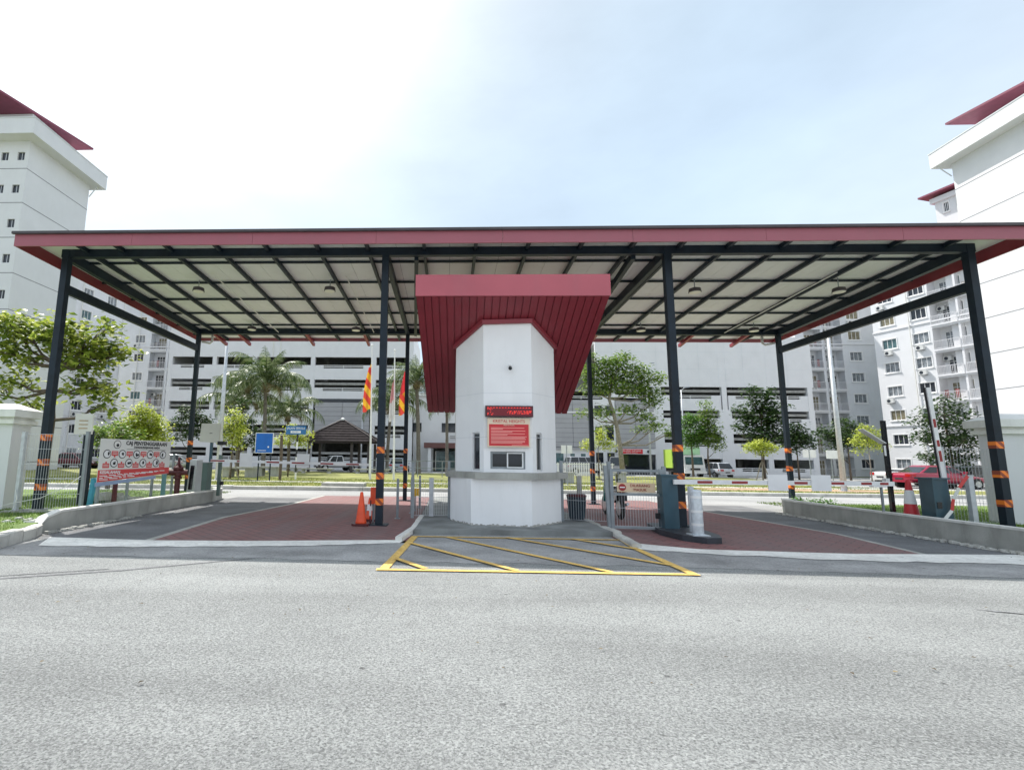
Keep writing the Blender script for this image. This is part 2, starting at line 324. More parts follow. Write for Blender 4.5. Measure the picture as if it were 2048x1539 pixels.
def tag(o, label=None, cat=None, group=None, kind=None):
    if label: o['label'] = label
    if cat: o['category'] = cat
    if group: o['group'] = group
    if kind: o['kind'] = kind
    return o
def thing(name, label, cat, loc, group=None, rz=0):
    o = bpy.data.objects.new(name, None); o.empty_display_size = .2; COL.objects.link(o); o.location = loc; o.rotation_euler.z = rz
    ROOT[o] = Vector(loc); return tag(o, label, cat, group)
def place(me, name, parent, loc=None, rz=0):
    """a part that shares its mesh; loc in world coordinates"""
    o = bpy.data.objects.new(name, me); COL.objects.link(o); o.parent = parent
    if loc is not None: o.location = Vector(loc)-ROOT[parent]; o.rotation_euler.z = rz; ROOT[o] = Vector(loc)
    else: ROOT[o] = ROOT[parent]
    return o
KIDS = {}
def dup(root, loc, rz=0, label=None, group=None, scale=None):
    def rec(o, par):
        c = o.copy(); COL.objects.link(c)
        if par is not None: c.parent = par
        for ch in [x for x in ALLOBJ() if x.parent == o]: rec(ch, c)
        return c
    r = rec(root, None); r.location = loc; r.rotation_euler.z = rz; ROOT[r] = Vector(loc)
    if scale: r.scale = scale
    if label: r['label'] = label
    if group: r['group'] = group
    return r
def ALLOBJ(): return list(COL.objects)
def dup_fast(root, kids, loc, rz=0, label=None, scale=None):
    """kids: nested list [(obj, [children])] so no scene search is needed"""
    r = root.copy(); COL.objects.link(r); r.location = loc; r.rotation_euler.z = rz; ROOT[r] = Vector(loc)
    if scale: r.scale = scale
    def rec(ks, par):
        for o, sub in ks:
            c = o.copy(); COL.objects.link(c); c.parent = par; rec(sub, c)
    rec(kids, r)
    if label: r['label'] = label
    return r

def text(s, size, m, parent, loc, rot, name='lettering', depth=.002, align='CENTER', bold=0, sx=1):
    cu = bpy.data.curves.new('txt', 'FONT'); cu.body = s; cu.size = size; cu.extrude = depth; cu.align_x = align; cu.align_y = 'CENTER'; cu.offset = bold; cu.resolution_u = 2
    to = bpy.data.objects.new('txt', cu); me = bpy.data.meshes.new_from_object(to); me.name = name
    bpy.data.objects.remove(to); bpy.data.curves.remove(cu)
    me.materials.clear(); me.materials.append(MAT[m])
    R = Matrix.Rotation(rot[2], 3, 'Z') @ Matrix.Rotation(rot[0], 3, 'X'); r = ROOT[parent]
    for v in me.vertices:
        p = Vector((v.co.x*sx, v.co.y, v.co.z)); v.co = R @ p + Vector(loc) - r
    o = bpy.data.objects.new(name, me); COL.objects.link(o); o.parent = parent; ROOT[o] = r; return o

# ================================================================== GROUND AND ROADS
def sheet(name, poly, z, m, kind='structure', label=None):
    b = MB(); b.add([(x, y, z) for x, y in poly], [tuple(range(len(poly)))])
    return b.build(name, m, kind=kind, label=label, origin=(0, 0, 0))
sheet('ground', [(-400, -150), (400, -150), (400, 500), (-400, 500)], -.03, 'ground')
def jag(pts, amp, step=.25, seed=0):
    """polyline with small irregularities, for worn edges"""
    rnd = random.Random(seed); o = []
    for (x0, y0), (x1, y1) in zip(pts, pts[1:]):
        n = max(1, int(sqrt((x1-x0)**2+(y1-y0)**2)/step))
        for i in range(n):
            t = i/n; o.append((x0+(x1-x0)*t+rnd.uniform(-amp, amp)*.4, y0+(y1-y0)*t+rnd.uniform(-amp, amp)))
    o.append(pts[-1]); return o
sheet('front_road', [(-60, -30), (60, -30), (60, 9.9), (-60, 9.9)], 0, 'asphalt')
sheet('back_road', [(-90, 9.9), (90, 9.9), (90, 31.3), (-90, 18.6)], -.001, 'back_road')
sheet('lane_surface', [(-7.9, 9.0), (-.7, 9.5), (-.7, 19.3), (-7.9, 19.3)], .004, 'lane_asphalt')
sheet('lane_surface', [(3.4, 9.5), (10.5, 9.3), (10.5, 19.3), (3.2, 19.3)], .004, 'lane_asphalt')
sheet('red_paving', [(-5.25, 9.1), (-.72, 9.7), (-.72, 21.0), (-4.9, 20.6), (-5.0, 16.8), (-5.5, 12.7)], .008, 'red_paving')
sheet('red_paving', [(3.3, 9.6), (8.1, 9.3), (8.5, 12.0), (8.0, 17), (7.9, 21), (3.25, 21)], .008, 'red_paving')
sheet('paving_border', [(-5.4, 9.1), (-5.25, 9.1), (-5.5, 12.7), (-5.0, 16.8), (-4.9, 20.6), (-5.03, 20.6), (-5.14, 16.8), (-5.64, 12.7)], .008, 'concrete')
sheet('paving_border', [(8.1, 9.3), (8.22, 9.3), (8.62, 12.0), (8.12, 17), (8.02, 21), (7.9, 21), (8.0, 17), (8.5, 12.0)], .008, 'concrete')
# worn white bands across the mouths of the lanes
sheet('white_band', jag([(-6.72, 8.33), (-4.9, 8.47), (-2.6, 8.9), (-.86, 9.42)], .05, seed=1)+[(-.8, 9.8), (-3.5, 9.3), (-5.2, 9.12), (-7.2, 9.2)], .012, 'strip_paint')
sheet('white_band', jag([(3.3, 9.32), (4.6, 8.98), (6.4, 8.75), (9.0, 8.72), (14, 8.6)], .06, seed=2)+[(14, 9.9), (10.1, 9.7), (6.9, 9.38), (4.4, 9.5), (3.5, 10.0)], .012, 'strip_paint')
# smoother asphalt strip in front of the bands, mostly painted-in canopy shade
sheet('apron_shade_strip', jag([(-9, 7.5), (-3, 7.75), (3, 7.9), (9, 7.7), (16, 7.5)], .05, seed=3)+[(16, 9.0), (9, 9.2), (3.5, 10.2), (-.8, 10.2), (-2.6, 9.3), (-6.9, 8.8), (-9, 8.3)], .004, 'smooth_shade_patch')
sheet('tar_seam', [(-9.0, 5.05), (-6.0, 5.9), (-4.3, 6.8), (-2.9, 7.8), (-2.86, 7.78), (-4.26, 6.74), (-5.97, 5.85), (-9.0, 5.0)], .005, 'lane_asphalt')
sheet('tar_seam', [(-8.2, 5.45), (-6.0, 6.08), (-4.5, 6.85), (-4.48, 6.82), (-5.98, 6.05), (-8.2, 5.42)], .005, 'lane_asphalt')

sheet('crack_line', jag([(5.6, 6.0), (6.4, 5.75), (7.3, 5.3), (8.2, 5.1)], .03, .12, seed=23)+jag([(8.2, 5.06), (7.3, 5.27), (6.4, 5.72)], .02, .12, seed=24), .006, 'lane_asphalt')
# yellow box markings
def stripe(name, p, q, w0, w1=None):
    p, q = Vector((*p, 0)), Vector((*q, 0)); d = (q-p).normalized(); a = Vector((-d.y, d.x, 0)); w1 = w1 or w0
    return [tuple(p+a*w0/2)[:2], tuple(p-a*w0/2)[:2], tuple(q-a*w1/2)[:2], tuple(q+a*w1/2)[:2]]
YL = [((-.68, 10.28), (3.38, 10.40), .09), ((-.64, 10.3), (-.88, 7.15), .13), ((-.97, 7.19), (3.40, 7.37), .11), ((3.36, 10.42), (3.27, 9.4), .10), ((3.27, 9.4), (3.33, 7.30), .13),
      ((.0, 10.22), (2.24, 7.38), .10), ((1.15, 10.35), (3.27, 7.96), .10), ((2.40, 10.35), (3.26, 9.3), .10), ((-.66, 9.4), (.95, 7.3), .10), ((-.78, 7.95), (-.30, 7.27), .10)]
mk = thing('box_marking', 'yellow hatched no-stopping box painted on the asphalt before the guard booth', 'road marking', (1.3, 8.8, .012))
for i, (p, q, w) in enumerate(YL):
    b = MB(); z = .012+.0015*i; b.add([(x, y, z) for x, y in stripe('', p, q, w)], [(0, 1, 2, 3)]); b.build('painted_line', 'yellow_paint', mk)

# traffic island under the booth
b = MB(); b.prism([(-.68, 10.62), (3.35, 10.85), (3.32, 12.6), (3.25, 19.6), (2.6, 20.5), (.2, 20.5), (-.62, 19.6), (-.62, 12.6)], 0, .1)
b.build('traffic_island', 'island_concrete', kind='structure', origin=(0, 0, 0))
kb = thing('island_kerb', 'low worn kerb stones along the edges of the booth island', 'kerb', (1.3, 11, 0)); kb['kind'] = 'structure'; del kb['category']
rk = random.Random(4)
def kerb_run(par, pts, w, h, ln, m='kerb_white', jit=.012, z0=0, name='kerb_stone'):
    for (x0, y0), (x1, y1) in zip(pts, pts[1:]):
        d = Vector((x1-x0, y1-y0, 0)); n = max(1, round(d.length/ln))
        for i in range(n):
            a = Vector((x0, y0, 0))+d*(i/n); c = Vector((x0, y0, 0))+d*((i+1)/n-.012/d.length)
            j = rk.uniform(-jit, jit); hh = h+rk.uniform(-jit, jit)
            s_ = (c-a).normalized(); nn = Vector((-s_.y, s_.x, 0))*w/2
            a = a+nn*0; bb = MB(); e = .02
            prof = [(-1, 0), (-1, hh-e), (-.75, hh), (.75, hh), (1, hh-e), (1, 0)]
            vs = [tuple(p+nn*k+Vector((0, 0, z0+zz))+nn*j*3) for p in (a, c) for k, zz in prof]
            bb.add(vs, [(5, 4, 3, 2, 1, 0), (6, 7, 8, 9, 10, 11)]+[(k, (k+1) % 6, 6+(k+1) % 6, 6+k) for k in range(6)])
            bb.build(name, m, par)
kerb_run(kb, [(-.90, 9.62), (-.72, 11.0), (-.66, 13.2)], .13, .11, .9)
kerb_run(kb, [(3.34, 9.5), (3.42, 10.8), (3.36, 13.0)], .16, .10, .45, 'concrete_light', .03)
# ---- low retaining walls of the two lanes
def ret_wall(name, pts, h, w, label, side, tap):
    t = thing(name, label, 'wall', (pts[0][0], pts[0][1], 0))
    for i, ((x0, y0), (x1, y1)) in enumerate(zip(pts, pts[1:])):
        d = Vector((x1-x0, y1-y0, 0)).normalized(); n = Vector((-d.y, d.x, 0))*w*side
        for nm, z0, z1, ex, m in (('wall_face', 0, h-.03, 0, 'concrete'), ('painted_coping', h-.03, h+.015, .012, 'kerb_white')):
            ha = tap[i]*h; hb = tap[i+1]*h; b = MB(); e = n.normalized()*ex; f = 1
            za0, za1 = z0*tap[i], z1*tap[i] if nm != 'x' else 0; zb0, zb1 = z0*tap[i+1], z1*tap[i+1]
            A = Vector((x0, y0, 0)); B = Vector((x1, y1, 0))
            b.hexa([A-e+Vector((0, 0, za0)), B-e+Vector((0, 0, zb0)), B+n+e+Vector((0, 0, zb0)), A+n+e+Vector((0, 0, za0)), A-e+Vector((0, 0, za1)), B-e+Vector((0, 0, zb1)), B+n+e+Vector((0, 0, zb1)), A+n+e+Vector((0, 0, za1))])
            b.build(nm, m, t)
    return t
ret_wall('retaining_wall', [(-7.75, 9.55), (-7.78, 9.8), (-7.8, 10.2), (-7.8, 13), (-7.82, 17.1), (-8.1, 18.3), (-8.8, 19.3)], .38, .15, 'low grey concrete kerb wall with a white top along the left lane', 1, [.25, .75, .98, 1, 1, .95, .9])
ret_wall('retaining_wall', [(10.2, 8.2), (10.25, 13), (10.35, 16.6), (10.7, 17.3), (11.6, 17.9)], .42, .16, 'low grey concrete kerb wall with a white top along the right lane', -1, [1, 1, 1, 1, .9])
def rubble(name, pts, w, h, seed, m, label):
    rnd = random.Random(seed); b = MB()
    for (x0, y0), (x1, y1) in zip(pts, pts[1:]):
        L_ = sqrt((x1-x0)**2+(y1-y0)**2); n = int(L_/.035)
        for i in range(n):
            t = i/n; x = x0+(x1-x0)*t+rnd.uniform(-w, w)*.5; y = y0+(y1-y0)*t; s_ = rnd.uniform(.02, .075); hh = rnd.uniform(.2, 1)*h
            b.prism([(x+s_*cos(a)*rnd.uniform(.6, 1), y+s_*1.3*sin(a)*rnd.uniform(.6, 1)) for a in (0, 1.1, 2.2, 3.3, 4.4, 5.5)], .009, .009+hh)
    return b.build(name, m, kind='stuff', label=label, cat='rubble', origin=(pts[0][0], pts[0][1], 0))
rubble('broken_concrete', [(-7.55, 9.6), (-7.6, 12.6)], .10, .045, 11, 'concrete', 'broken concrete crumbs at the foot of the left kerb wall')
rubble('broken_concrete', [(10.0, 8.4), (9.95, 12), (10.1, 16.6)], .18, .05, 12, 'concrete_light', 'crumbling concrete haunch at the foot of the right kerb wall')

# plateaus behind the walls (raised lawn)
def lawn(name, poly, z, m='grass'):
    b = MB(); b.prism(poly, -.02, z); return b.build(name, m, kind='structure', origin=(0, 0, 0))
lawn('left_lawn', [(-60, 5.0), (-9.2, 5.6), (-7.3, 8.0), (-7.55, 9.0), (-7.93, 9.9), (-7.95, 17.2), (-8.3, 18.4), (-9.0, 19.2), (-60, 13.5)], .2)
lawn('right_lawn', [(10.4, 8.0), (60, 6.5), (60, 24), (12.0, 18.0), (10.8, 17.2), (10.48, 16.5), (10.4, 13)], .2)
vk = thing('verge_kerb', 'rough mossy kerb stones edging the grass verge at the left', 'kerb', (-7.2, 8, 0)); vk['kind'] = 'structure'; del vk['category']
kerb_run(vk, [(-9.6, 5.3), (-7.15, 7.85)], .2, .20, .55, 'concrete', .03)
kerb_run(vk, [(-7.15, 7.85), (-7.5, 9.1), (-7.72, 9.5)], .2, .2, .5, 'concrete_light', .03)

# ---- far side of the back road: kerb, lawn, path, parking road
fk = thing('far_kerb', 'concrete kerb along the far side of the back road', 'kerb', (0, 24.4, 0)); fk['kind'] = 'structure'; del fk['category']
FK = lambda x: 24.55+.075*x
kerb_run(fk, [(-46, FK(-46)), (46, FK(46))], .30, .17, 2.0, 'concrete_light', .012)
lawn('far_lawn', [(-90, FK(-90)+.15), (90, FK(90)+.15), (90, 51), (-90, 51)], .15, 'dry_grass')
sheet('footpath', [(-60, FK(-60)+4.6), (60, FK(60)+4.6), (60, FK(60)+5.5), (-60, FK(-60)+5.5)], .154, 'concrete_light')
sheet('bare_soil', jag([(13, 27.4), (20, 27.2), (26, 29)], .3, seed=8)+[(24, 30.0), (17, 30.6), (13.5, 29)], .158, mat('soil', (.36, .25, .16), .95, var=.3, scale=2))
sheet('garage_road', [(-90, 51), (90, 51), (90, 65.9), (-90, 65.9)], .02, 'back_road')
sheet('parking_apron', [(24, 31.5), (60, 34.2), (60, 50.99), (28, 50.99)], .158, 'back_road')
gk = thing('garage_kerb', 'pale kerb along the garage road behind the lawn', 'kerb', (0, 51, 0)); gk['kind'] = 'structure'; del gk['category']
kerb_run(gk, [(-50, 51), (50, 51)], .2, .2, 4.0, 'concrete_light', .005)

# grass blades
def grass(name, region, n, h, w, z, m, label, seed):
    rnd = random.Random(seed); b = MB(); x0, x1, y0, y1, test = region; k = 0
    vs = []; fs = []
    while k < n:
        x = rnd.uniform(x0, x1); y = rnd.uniform(y0, y1)
        if not test(x, y): continue
        if mnoise.noise(Vector((x*.9, y*.9, seed))) < -.25 and rnd.random() < .7: k += 1; continue
        a = rnd.uniform(0, 2*pi); hh = h*rnd.uniform(.4, 1.3); ww = w*rnd.uniform(.6, 1.2); lx = rnd.uniform(-.5, .5)*hh; ly = rnd.uniform(-.5, .5)*hh
        i = len(vs); vs += [(x-ww*cos(a), y-ww*sin(a), z-.01), (x+ww*cos(a), y+ww*sin(a), z-.01), (x+lx, y+ly, z+hh)]; fs.append((i, i+1, i+2)); k += 1
    b.v = vs; b.f = fs
    return b.build(name, m, kind='stuff', label=label, cat='grass', origin=(0, 0, 0))
grass('grass', (-13, -7.2, 5.8, 19, lambda x, y: x < -7.98 or (y < 9 and x < -7.6+max(0, (8-y))*-.9)), 30000, .055, .008, .2, 'blades', 'short green grass on the left verge and behind the left kerb wall', 5)
grass('grass', (10.5, 17, 8.5, 18.4, lambda x, y: x > 10.5), 26000, .055, .008, .2, 'blades', 'short green grass behind the right kerb wall', 6)
grass('grass', (-24, 26, 22.5, 34, lambda x, y: y > FK(x)+.2 and not (FK(x)+4.6 < y < FK(x)+5.5) and not (13.5 < x < 25 and 27.4 < y < 30)), 42000, .06, .022, .15, 'blades_dry', 'sunlit mown grass between the back road and the garage', 9)

# ================================================================== CANOPY
YF, YB = 11.9, 18.85
PX = [-9.7, -1.57, 5.18, 12.03]
cz = lambda y: -.034*(y-YF)                      # fall of the roof to the back
cn = thing('entrance_canopy', 'long flat steel entrance canopy with maroon fascia over both lanes and the booth', 'canopy', (1.2, 15.4, 0))
def band(b, x, y, z, s, h=.13): b.box(x-s-.004, y-s-.004, z-h/2, x+s+.004, y+s+.004, z+h/2)
for i, x in enumerate(PX):
    zb = (.2, .008, .12, .2)[i]
    for y, top in ((YF, 6.62), (YB, 6.38)):
        z0 = zb if y == YF or i in (0, 3) else .008
        b = MB(); s_ = .082 if y == YF else .07; b.box(x-s_, y-s_, z0, x+s_, y+s_, top); p = b.build('post', 'steel_navy', cn)
        b = MB(); b.box(x-.2, y-.2, z0, x+.2, y+.2, z0+.02); b.build('base_plate', 'steel_navy', p)
        base = z0-.08 if y == YF and i == 2 else z0
        for zz in ((.52, 1.10, 1.69) if y == YF and i < 2 else (.54, 1.16, 1.79)):
            b = MB(); band(b, x, y, base+zz, s_, .15 if y == YF else .16); b.build('reflective_band', 'orange_band', p)
# perimeter beams
def part_bar(name, p, q, w, h, m='steel_navy', par=cn): b = MB(); b.bar(p, q, w, h); return b.build(name, m, par)
part_bar('front_beam', (PX[0]-.11, YF, 6.525), (PX[3]+.11, YF, 6.525), .15, .20)
part_bar('back_beam', (PX[0]-.11, YB, 6.52+cz(YB)), (PX[3]+.11, YB, 6.52+cz(YB)), .15, .20)
for x in (PX[0], PX[3]):
    part_bar('side_beam', (x, YF+.08, 6.49), (x, YB-.08, 6.49+cz(YB)), .14, .24)
    part_bar('tie_beam', (x, YF+.11, 5.63), (x, YB-.095, 5.62), .12, .22)
for x in (PX[1], PX[2]):
    part_bar('cross_beam', (x, YF+.08, 6.50), (x, YB-.08, 6.50+cz(YB)), .12, .24)
    part_bar('cross_beam', (x+(.75 if x < 0 else -.75), YF+.08, 6.44), (x+(.3 if x < 0 else -.3), YB-.08, 6.42+cz(YB)), .10, .18)
# rafters, running out to the fascias
RX = [-9.12, -8.18, -6.94, -5.7, -4.48, -3.22, -2.0, -.62, .62, 1.86, 3.1, 4.3, 5.42, 6.55, 7.78, 9.0, 10.25, 11.45]
Y0R, Y1R = 11.02, 20.15
for x in RX:
    for ya_, yb_ in ((Y0R+.02, YF-.08), (YB+.08, Y1R-.02)):
        b = MB(); b.bar((x, ya_, 6.565+cz(ya_)), (x, yb_, 6.565+cz(yb_)), .075, .10); b.build('rafter', 'steel_navy', cn)
    b = MB(); b.bar((x, YF+.08, 6.555), (x, YB-.08, 6.555+cz(YB)), .07, .11); b.build('rafter', 'steel_navy', cn)
# lower purlins visible between the rafters
for y in (12.62, 14.02, 15.43, 16.83, 18.22, 19.5):
    b = MB(); b.bar((-10.26, y, 6.593+cz(y)), (12.62, y, 6.593+cz(y)), .055, .05); b.build('purlin', 'steel_navy', cn)
# ceiling sheets and dark top
ed = [-10.28]+[(a+c)/2 for a, c in zip(RX, RX[1:])]+[12.66]
for a, c in zip(ed, ed[1:]):
    b = MB(); b.hexa([(a+.004, Y0R, 6.63+cz(Y0R)), (c-.004, Y0R, 6.63+cz(Y0R)), (c-.004, Y1R, 6.63+cz(Y1R)), (a+.004, Y1R, 6.63+cz(Y1R)), (a+.004, Y0R, 6.64+cz(Y0R)), (c-.004, Y0R, 6.64+cz(Y0R)), (c-.004, Y1R, 6.64+cz(Y1R)), (a+.004, Y1R, 6.64+cz(Y1R))])
    b.build('ceiling_sheet', 'ceiling', cn)
b = MB(); ztf, ztb = 6.646+cz(Y0R), 6.646+cz(Y1R)
b.hexa([(-10.33, Y0R-.13, ztf), (12.76, Y0R-.13, ztf), (12.74, Y1R+.1, ztb), (-10.33, Y1R+.1, ztb), (-10.33, Y0R-.13, ztf+.012), (12.76, Y0R-.13, ztf+.012), (12.74, Y1R+.1, ztb+.012), (-10.33, Y1R+.1, ztb+.012)])
b.build('roof_top', 'roof_dark', cn)
# maroon fascias
def fascia(p, q, zb0, zt0, zb1, zt1, w=.04, m='maroon_fascia'):
    b = MB(); d = (Vector((*q, 0))-Vector((*p, 0))).normalized(); n = Vector((-d.y, d.x, 0))*w/2
    A, B = Vector((*p, 0)), Vector((*q, 0)); k = lambda v, z: v+Vector((0, 0, z))
    b.hexa([k(A-n, zb0), k(B-n, zb1), k(B+n, zb1), k(A+n, zb0), k(A-n, zt0), k(B-n, zt1), k(B+n, zt1), k(A+n, zt0)]); b.build('fascia', m, cn)
XL, XR = -10.30, 12.68
b = MB(); b.box(-10.33, Y0R-.13, ztf-.05, 12.76, Y0R-.075, ztf-.001); b.build('drip_edge', 'roof_dark', cn)
NF = 8
for i in range(NF):                                        # front fascia in sheets with narrow joints
    fascia((XL+(XR-XL)*i/NF+.004, Y0R-.04), (XL+(XR-XL)*(i+1)/NF-.002, Y0R-.04), 6.345, ztf-.003, 6.345, ztf-.003)
fascia((XL, Y1R+.04), (XR, Y1R+.04), 6.22, ztb-.003, 6.22, ztb-.003)
fascia((XL-.0, Y0R-.017), (XL, Y1R+.017), 6.36, ztf-.003, 6.18, ztb-.003, m='maroon')  # darker maroon on both sides; unlit inner faces put into the colour
fascia((XR, Y0R-.017), (XR, Y1R+.017), 6.36, ztf-.003, 6.18, ztb-.003, m='maroon')
for x in (-9.3, -8.3, -5.6, -3.3, 5.6, 9.2, 11.2):                 # maroon rafter ends behind the back beam
    b = MB(); b.hexa([(x-.05, YB+.09, 6.3), (x+.05, YB+.09, 6.3), (x+.05, Y1R+.3, 6.08), (x-.05, Y1R+.3, 6.08), (x-.05, YB+.09, 6.42), (x+.05, YB+.09, 6.42), (x+.05, Y1R+.3, 6.2), (x-.05, Y1R+.3, 6.2)])
    b.build('rafter_end', 'maroon', cn)
# rainwater bends and conduits
for sx, x in ((1, PX[0]), (-1, PX[3])):
    b = MB(); b.tube([(x+sx*.42, YB-.0+.25, 6.25), (x+sx*.42, YB+.25, 5.95), (x+sx*.36, YB+.2, 5.86), (x+sx*.1, YB+.05, 5.9)], .045, 8); b.build('drain_pipe', 'white_pipe', cn, smooth=True)
for x0, x1, y0 in ((-6.62, -6.62, 13.3), (-2.95, -2.95, 13.3), (9.95, 9.95, 13.2)):
    b = MB(); b.tube([(x0+.1, y0, 6.50+cz(y0)), (x1+.1, 18.7, 6.46+cz(18.7))], .016, 6); b.build('conduit', 'white_pipe', cn)
for x in (PX[0]+.5, PX[3]-.55):
    b = MB(); b.tube([(x, 12.1, 6.52), (x, 18.7, 6.3)], .016, 6); b.build('conduit', 'white_pipe', cn)
# pendant lamps
def lamp_label(i): return ['front left outer', 'front left inner', 'front right inner', 'front right outer', 'rear left outer', 'rear left inner', 'rear right inner', 'rear right outer'][i]
lp = thing('pendant_lamp', '', 'lamp', (0, 0, 0), 'pendant lamps under the canopy')
b = MB(); b.tube([(0, 0, .12), (0, 0, .42)], .012, 6); b.build('rod', 'grey_steel', lp)
b = MB(); b.lathe(0, 0, [(.07, .13), (.15, .10), (.165, .0), (.16, -.0)], 16); b.build('lamp_shade', 'roof_dark', lp, smooth=True)
b = MB(); b.lathe(0, 0, [(.145, -.012), (.145, .0)], 16); b.build('lens', 'lamp_lens', lp)
lk = [(c, []) for c in lp.children] if False else [(o, []) for o in COL.objects if o.parent == lp]
LOC = [(-7.27, 13.9, 6.22), (-3.42, 13.9, 6.22), (6.76, 13.9, 6.16), (10.58, 13.9, 6.16), (-7.28, 18.0, 6.14), (-3.4, 18.0, 6.12), (6.8, 18.0, 6.12), (10.69, 18.0, 6.12)]
LB = ['round pendant lamp nearest the front left corner post of the canopy', 'round pendant lamp in the front row just left of the inner left post', 'round pendant lamp in the front row just right of the inner right post', 'round pendant lamp nearest the front right corner post of the canopy',
      'small-looking pendant lamp at the back beam near the rear left post', 'small-looking pendant lamp at the back beam left of the booth', 'small-looking pendant lamp at the back beam right of the booth', 'small-looking pendant lamp at the back beam near the rear right post']
for i, l_ in enumerate(LOC):
    if i == 0: lp.location = l_; lp['label'] = LB[0]
    else: dup_fast(lp, lk, l_, 0, LB[i])

# ================================================================== GUARD BOOTH
bt = thing('guard_booth', 'white eight-sided guard booth with a tilted maroon wedge roof between the two lanes', 'guard booth', (1.35, 12.9, .1))
lowp = [(.50, 11.47), (1.80, 11.30), (2.62, 12.25), (2.66, 13.9), (2.1, 14.7), (.6, 14.7), (.04, 13.9), (.06, 12.3)]
b = MB(); b.prism(lowp, .1, 1.10); b.build('plinth_wall', 'white_plaster', bt)
rs_ = random.Random(8)
b = MB(); c0 = (1.35, 13.0); pr_ = [((x-c0[0])*1.004+c0[0], (y-c0[1])*1.004+c0[1]) for x, y in lowp[:3]+lowp[-1:]]
for (p, q) in ((pr_[3], pr_[0]), (pr_[0], pr_[1]), (pr_[1], pr_[2])):
    m_ = 26
    for i in range(m_):
        f0, f1 = i/m_, (i+1)/m_; h0 = .1+rs_.uniform(.012, .05); P0 = (p[0]+(q[0]-p[0])*f0, p[1]+(q[1]-p[1])*f0); P1 = (p[0]+(q[0]-p[0])*f1, p[1]+(q[1]-p[1])*f1)
        b.quad((*P0, .1), (*P1, .1), (*P1, h0), (*P0, h0+rs_.uniform(-.008, .008)))
b.build('splash_stain', mat('splash', (.42, .41, .38), .9, var=.3, scale=9), bt)
cp = [(.58, 11.33), (1.92, 11.20), (2.80, 12.3), (2.80, 13.95), (2.15, 14.85), (.55, 14.85), (-.08, 13.95), (-.04, 12.35)]
b = MB(); b.prism(cp, 1.10, 1.235); b.build('counter', 'island_concrete' if False else 'concrete', bt)
# upper walls as faceted panels with openings
zr = lambda y: 5.12-.516*(y-11.0)
up_ = [(.80, 11.72), (1.90, 11.68), (2.58, 12.5), (2.58, 13.8), (1.95, 14.4), (.75, 14.4), (.18, 13.8), (.18, 12.5)]
def wallpanel(root, p, q, z0, z1, ops, name='wall', m='white_plaster', th=.14, ztop=None, grooves=()):
    """wall plane from p to q (outside on the right-hand normal), rectangular openings, real reveals"""
    P, Q = Vector((*p, 0)), Vector((*q, 0)); L_ = (Q-P).length; u = (Q-P)/L_; n = Vector((u.y, -u.x, 0))
    us = sorted({0, L_}|{o[0] for o in ops}|{o[1] for o in ops}); zs = sorted({z0, z1}|{o[2] for o in ops}|{o[3] for o in ops})
    b = MB(); pt = lambda uu, zz, dd=0: P+u*uu-n*dd+Vector((0, 0, zz))
    for a, c in zip(us, us[1:]):
        run = None
        for e, g in zip(zs, zs[1:]):
            mu_, mz = (a+c)/2, (e+g)/2
            if any(o[0] < mu_ < o[1] and o[2] < mz < o[3] for o in ops):
                if run: b.quad(pt(a, run[0]), pt(c, run[0]), pt(c, run[1]), pt(a, run[1])); run = None
            else: run = (run[0], g) if run else (e, g)
        if run: b.quad(pt(a, run[0]), pt(c, run[0]), pt(c, run[1]), pt(a, run[1]))
    for o in ops:
        a, c, e, g = o[:4]
        b.quad(pt(a, e), pt(a, e, th), pt(a, g, th), pt(a, g)); b.quad(pt(c, e, th), pt(c, e), pt(c, g), pt(c, g, th))
        b.quad(pt(a, e), pt(c, e), pt(c, e, th), pt(a, e, th)); b.quad(pt(a, g, th), pt(c, g, th), pt(c, g), pt(a, g))
    b.quad(pt(0, z1), pt(L_, z1), pt(L_, z1, th), pt(0, z1, th))
    o = b.build(name, m, root)
    return o, pt, u, n, L_
def fill_window(root, pt, a, c, e, g, nm, fm='alu', pm='window_dark', th=.05, d=.06, mull=(), trans=()):
    b = MB()
    def rb(a_, c_, e_, g_, d0, d1):
        b.hexa([pt(a_, e_, d0), pt(c_, e_, d0), pt(c_, e_, d1), pt(a_, e_, d1), pt(a_, g_, d0), pt(c_, g_, d0), pt(c_, g_, d1), pt(a_, g_, d1)])
    k = th; rb(a, a+k, e, g, d, d+.06); rb(c-k, c, e, g, d, d+.06); rb(a+k, c-k, e, e+k, d, d+.06); rb(a+k, c-k, g-k, g, d, d+.06)
    for x in mull: rb(x-k/2, x+k/2, e+k, g-k, d-.006, d+.054)
    w = b.build(nm, fm, root)
    b = MB(); rb(a+k*.5, c-k*.5, e+k*.5, g-k*.5, d+.03, d+.036); b.build('pane', pm, w)
    return w
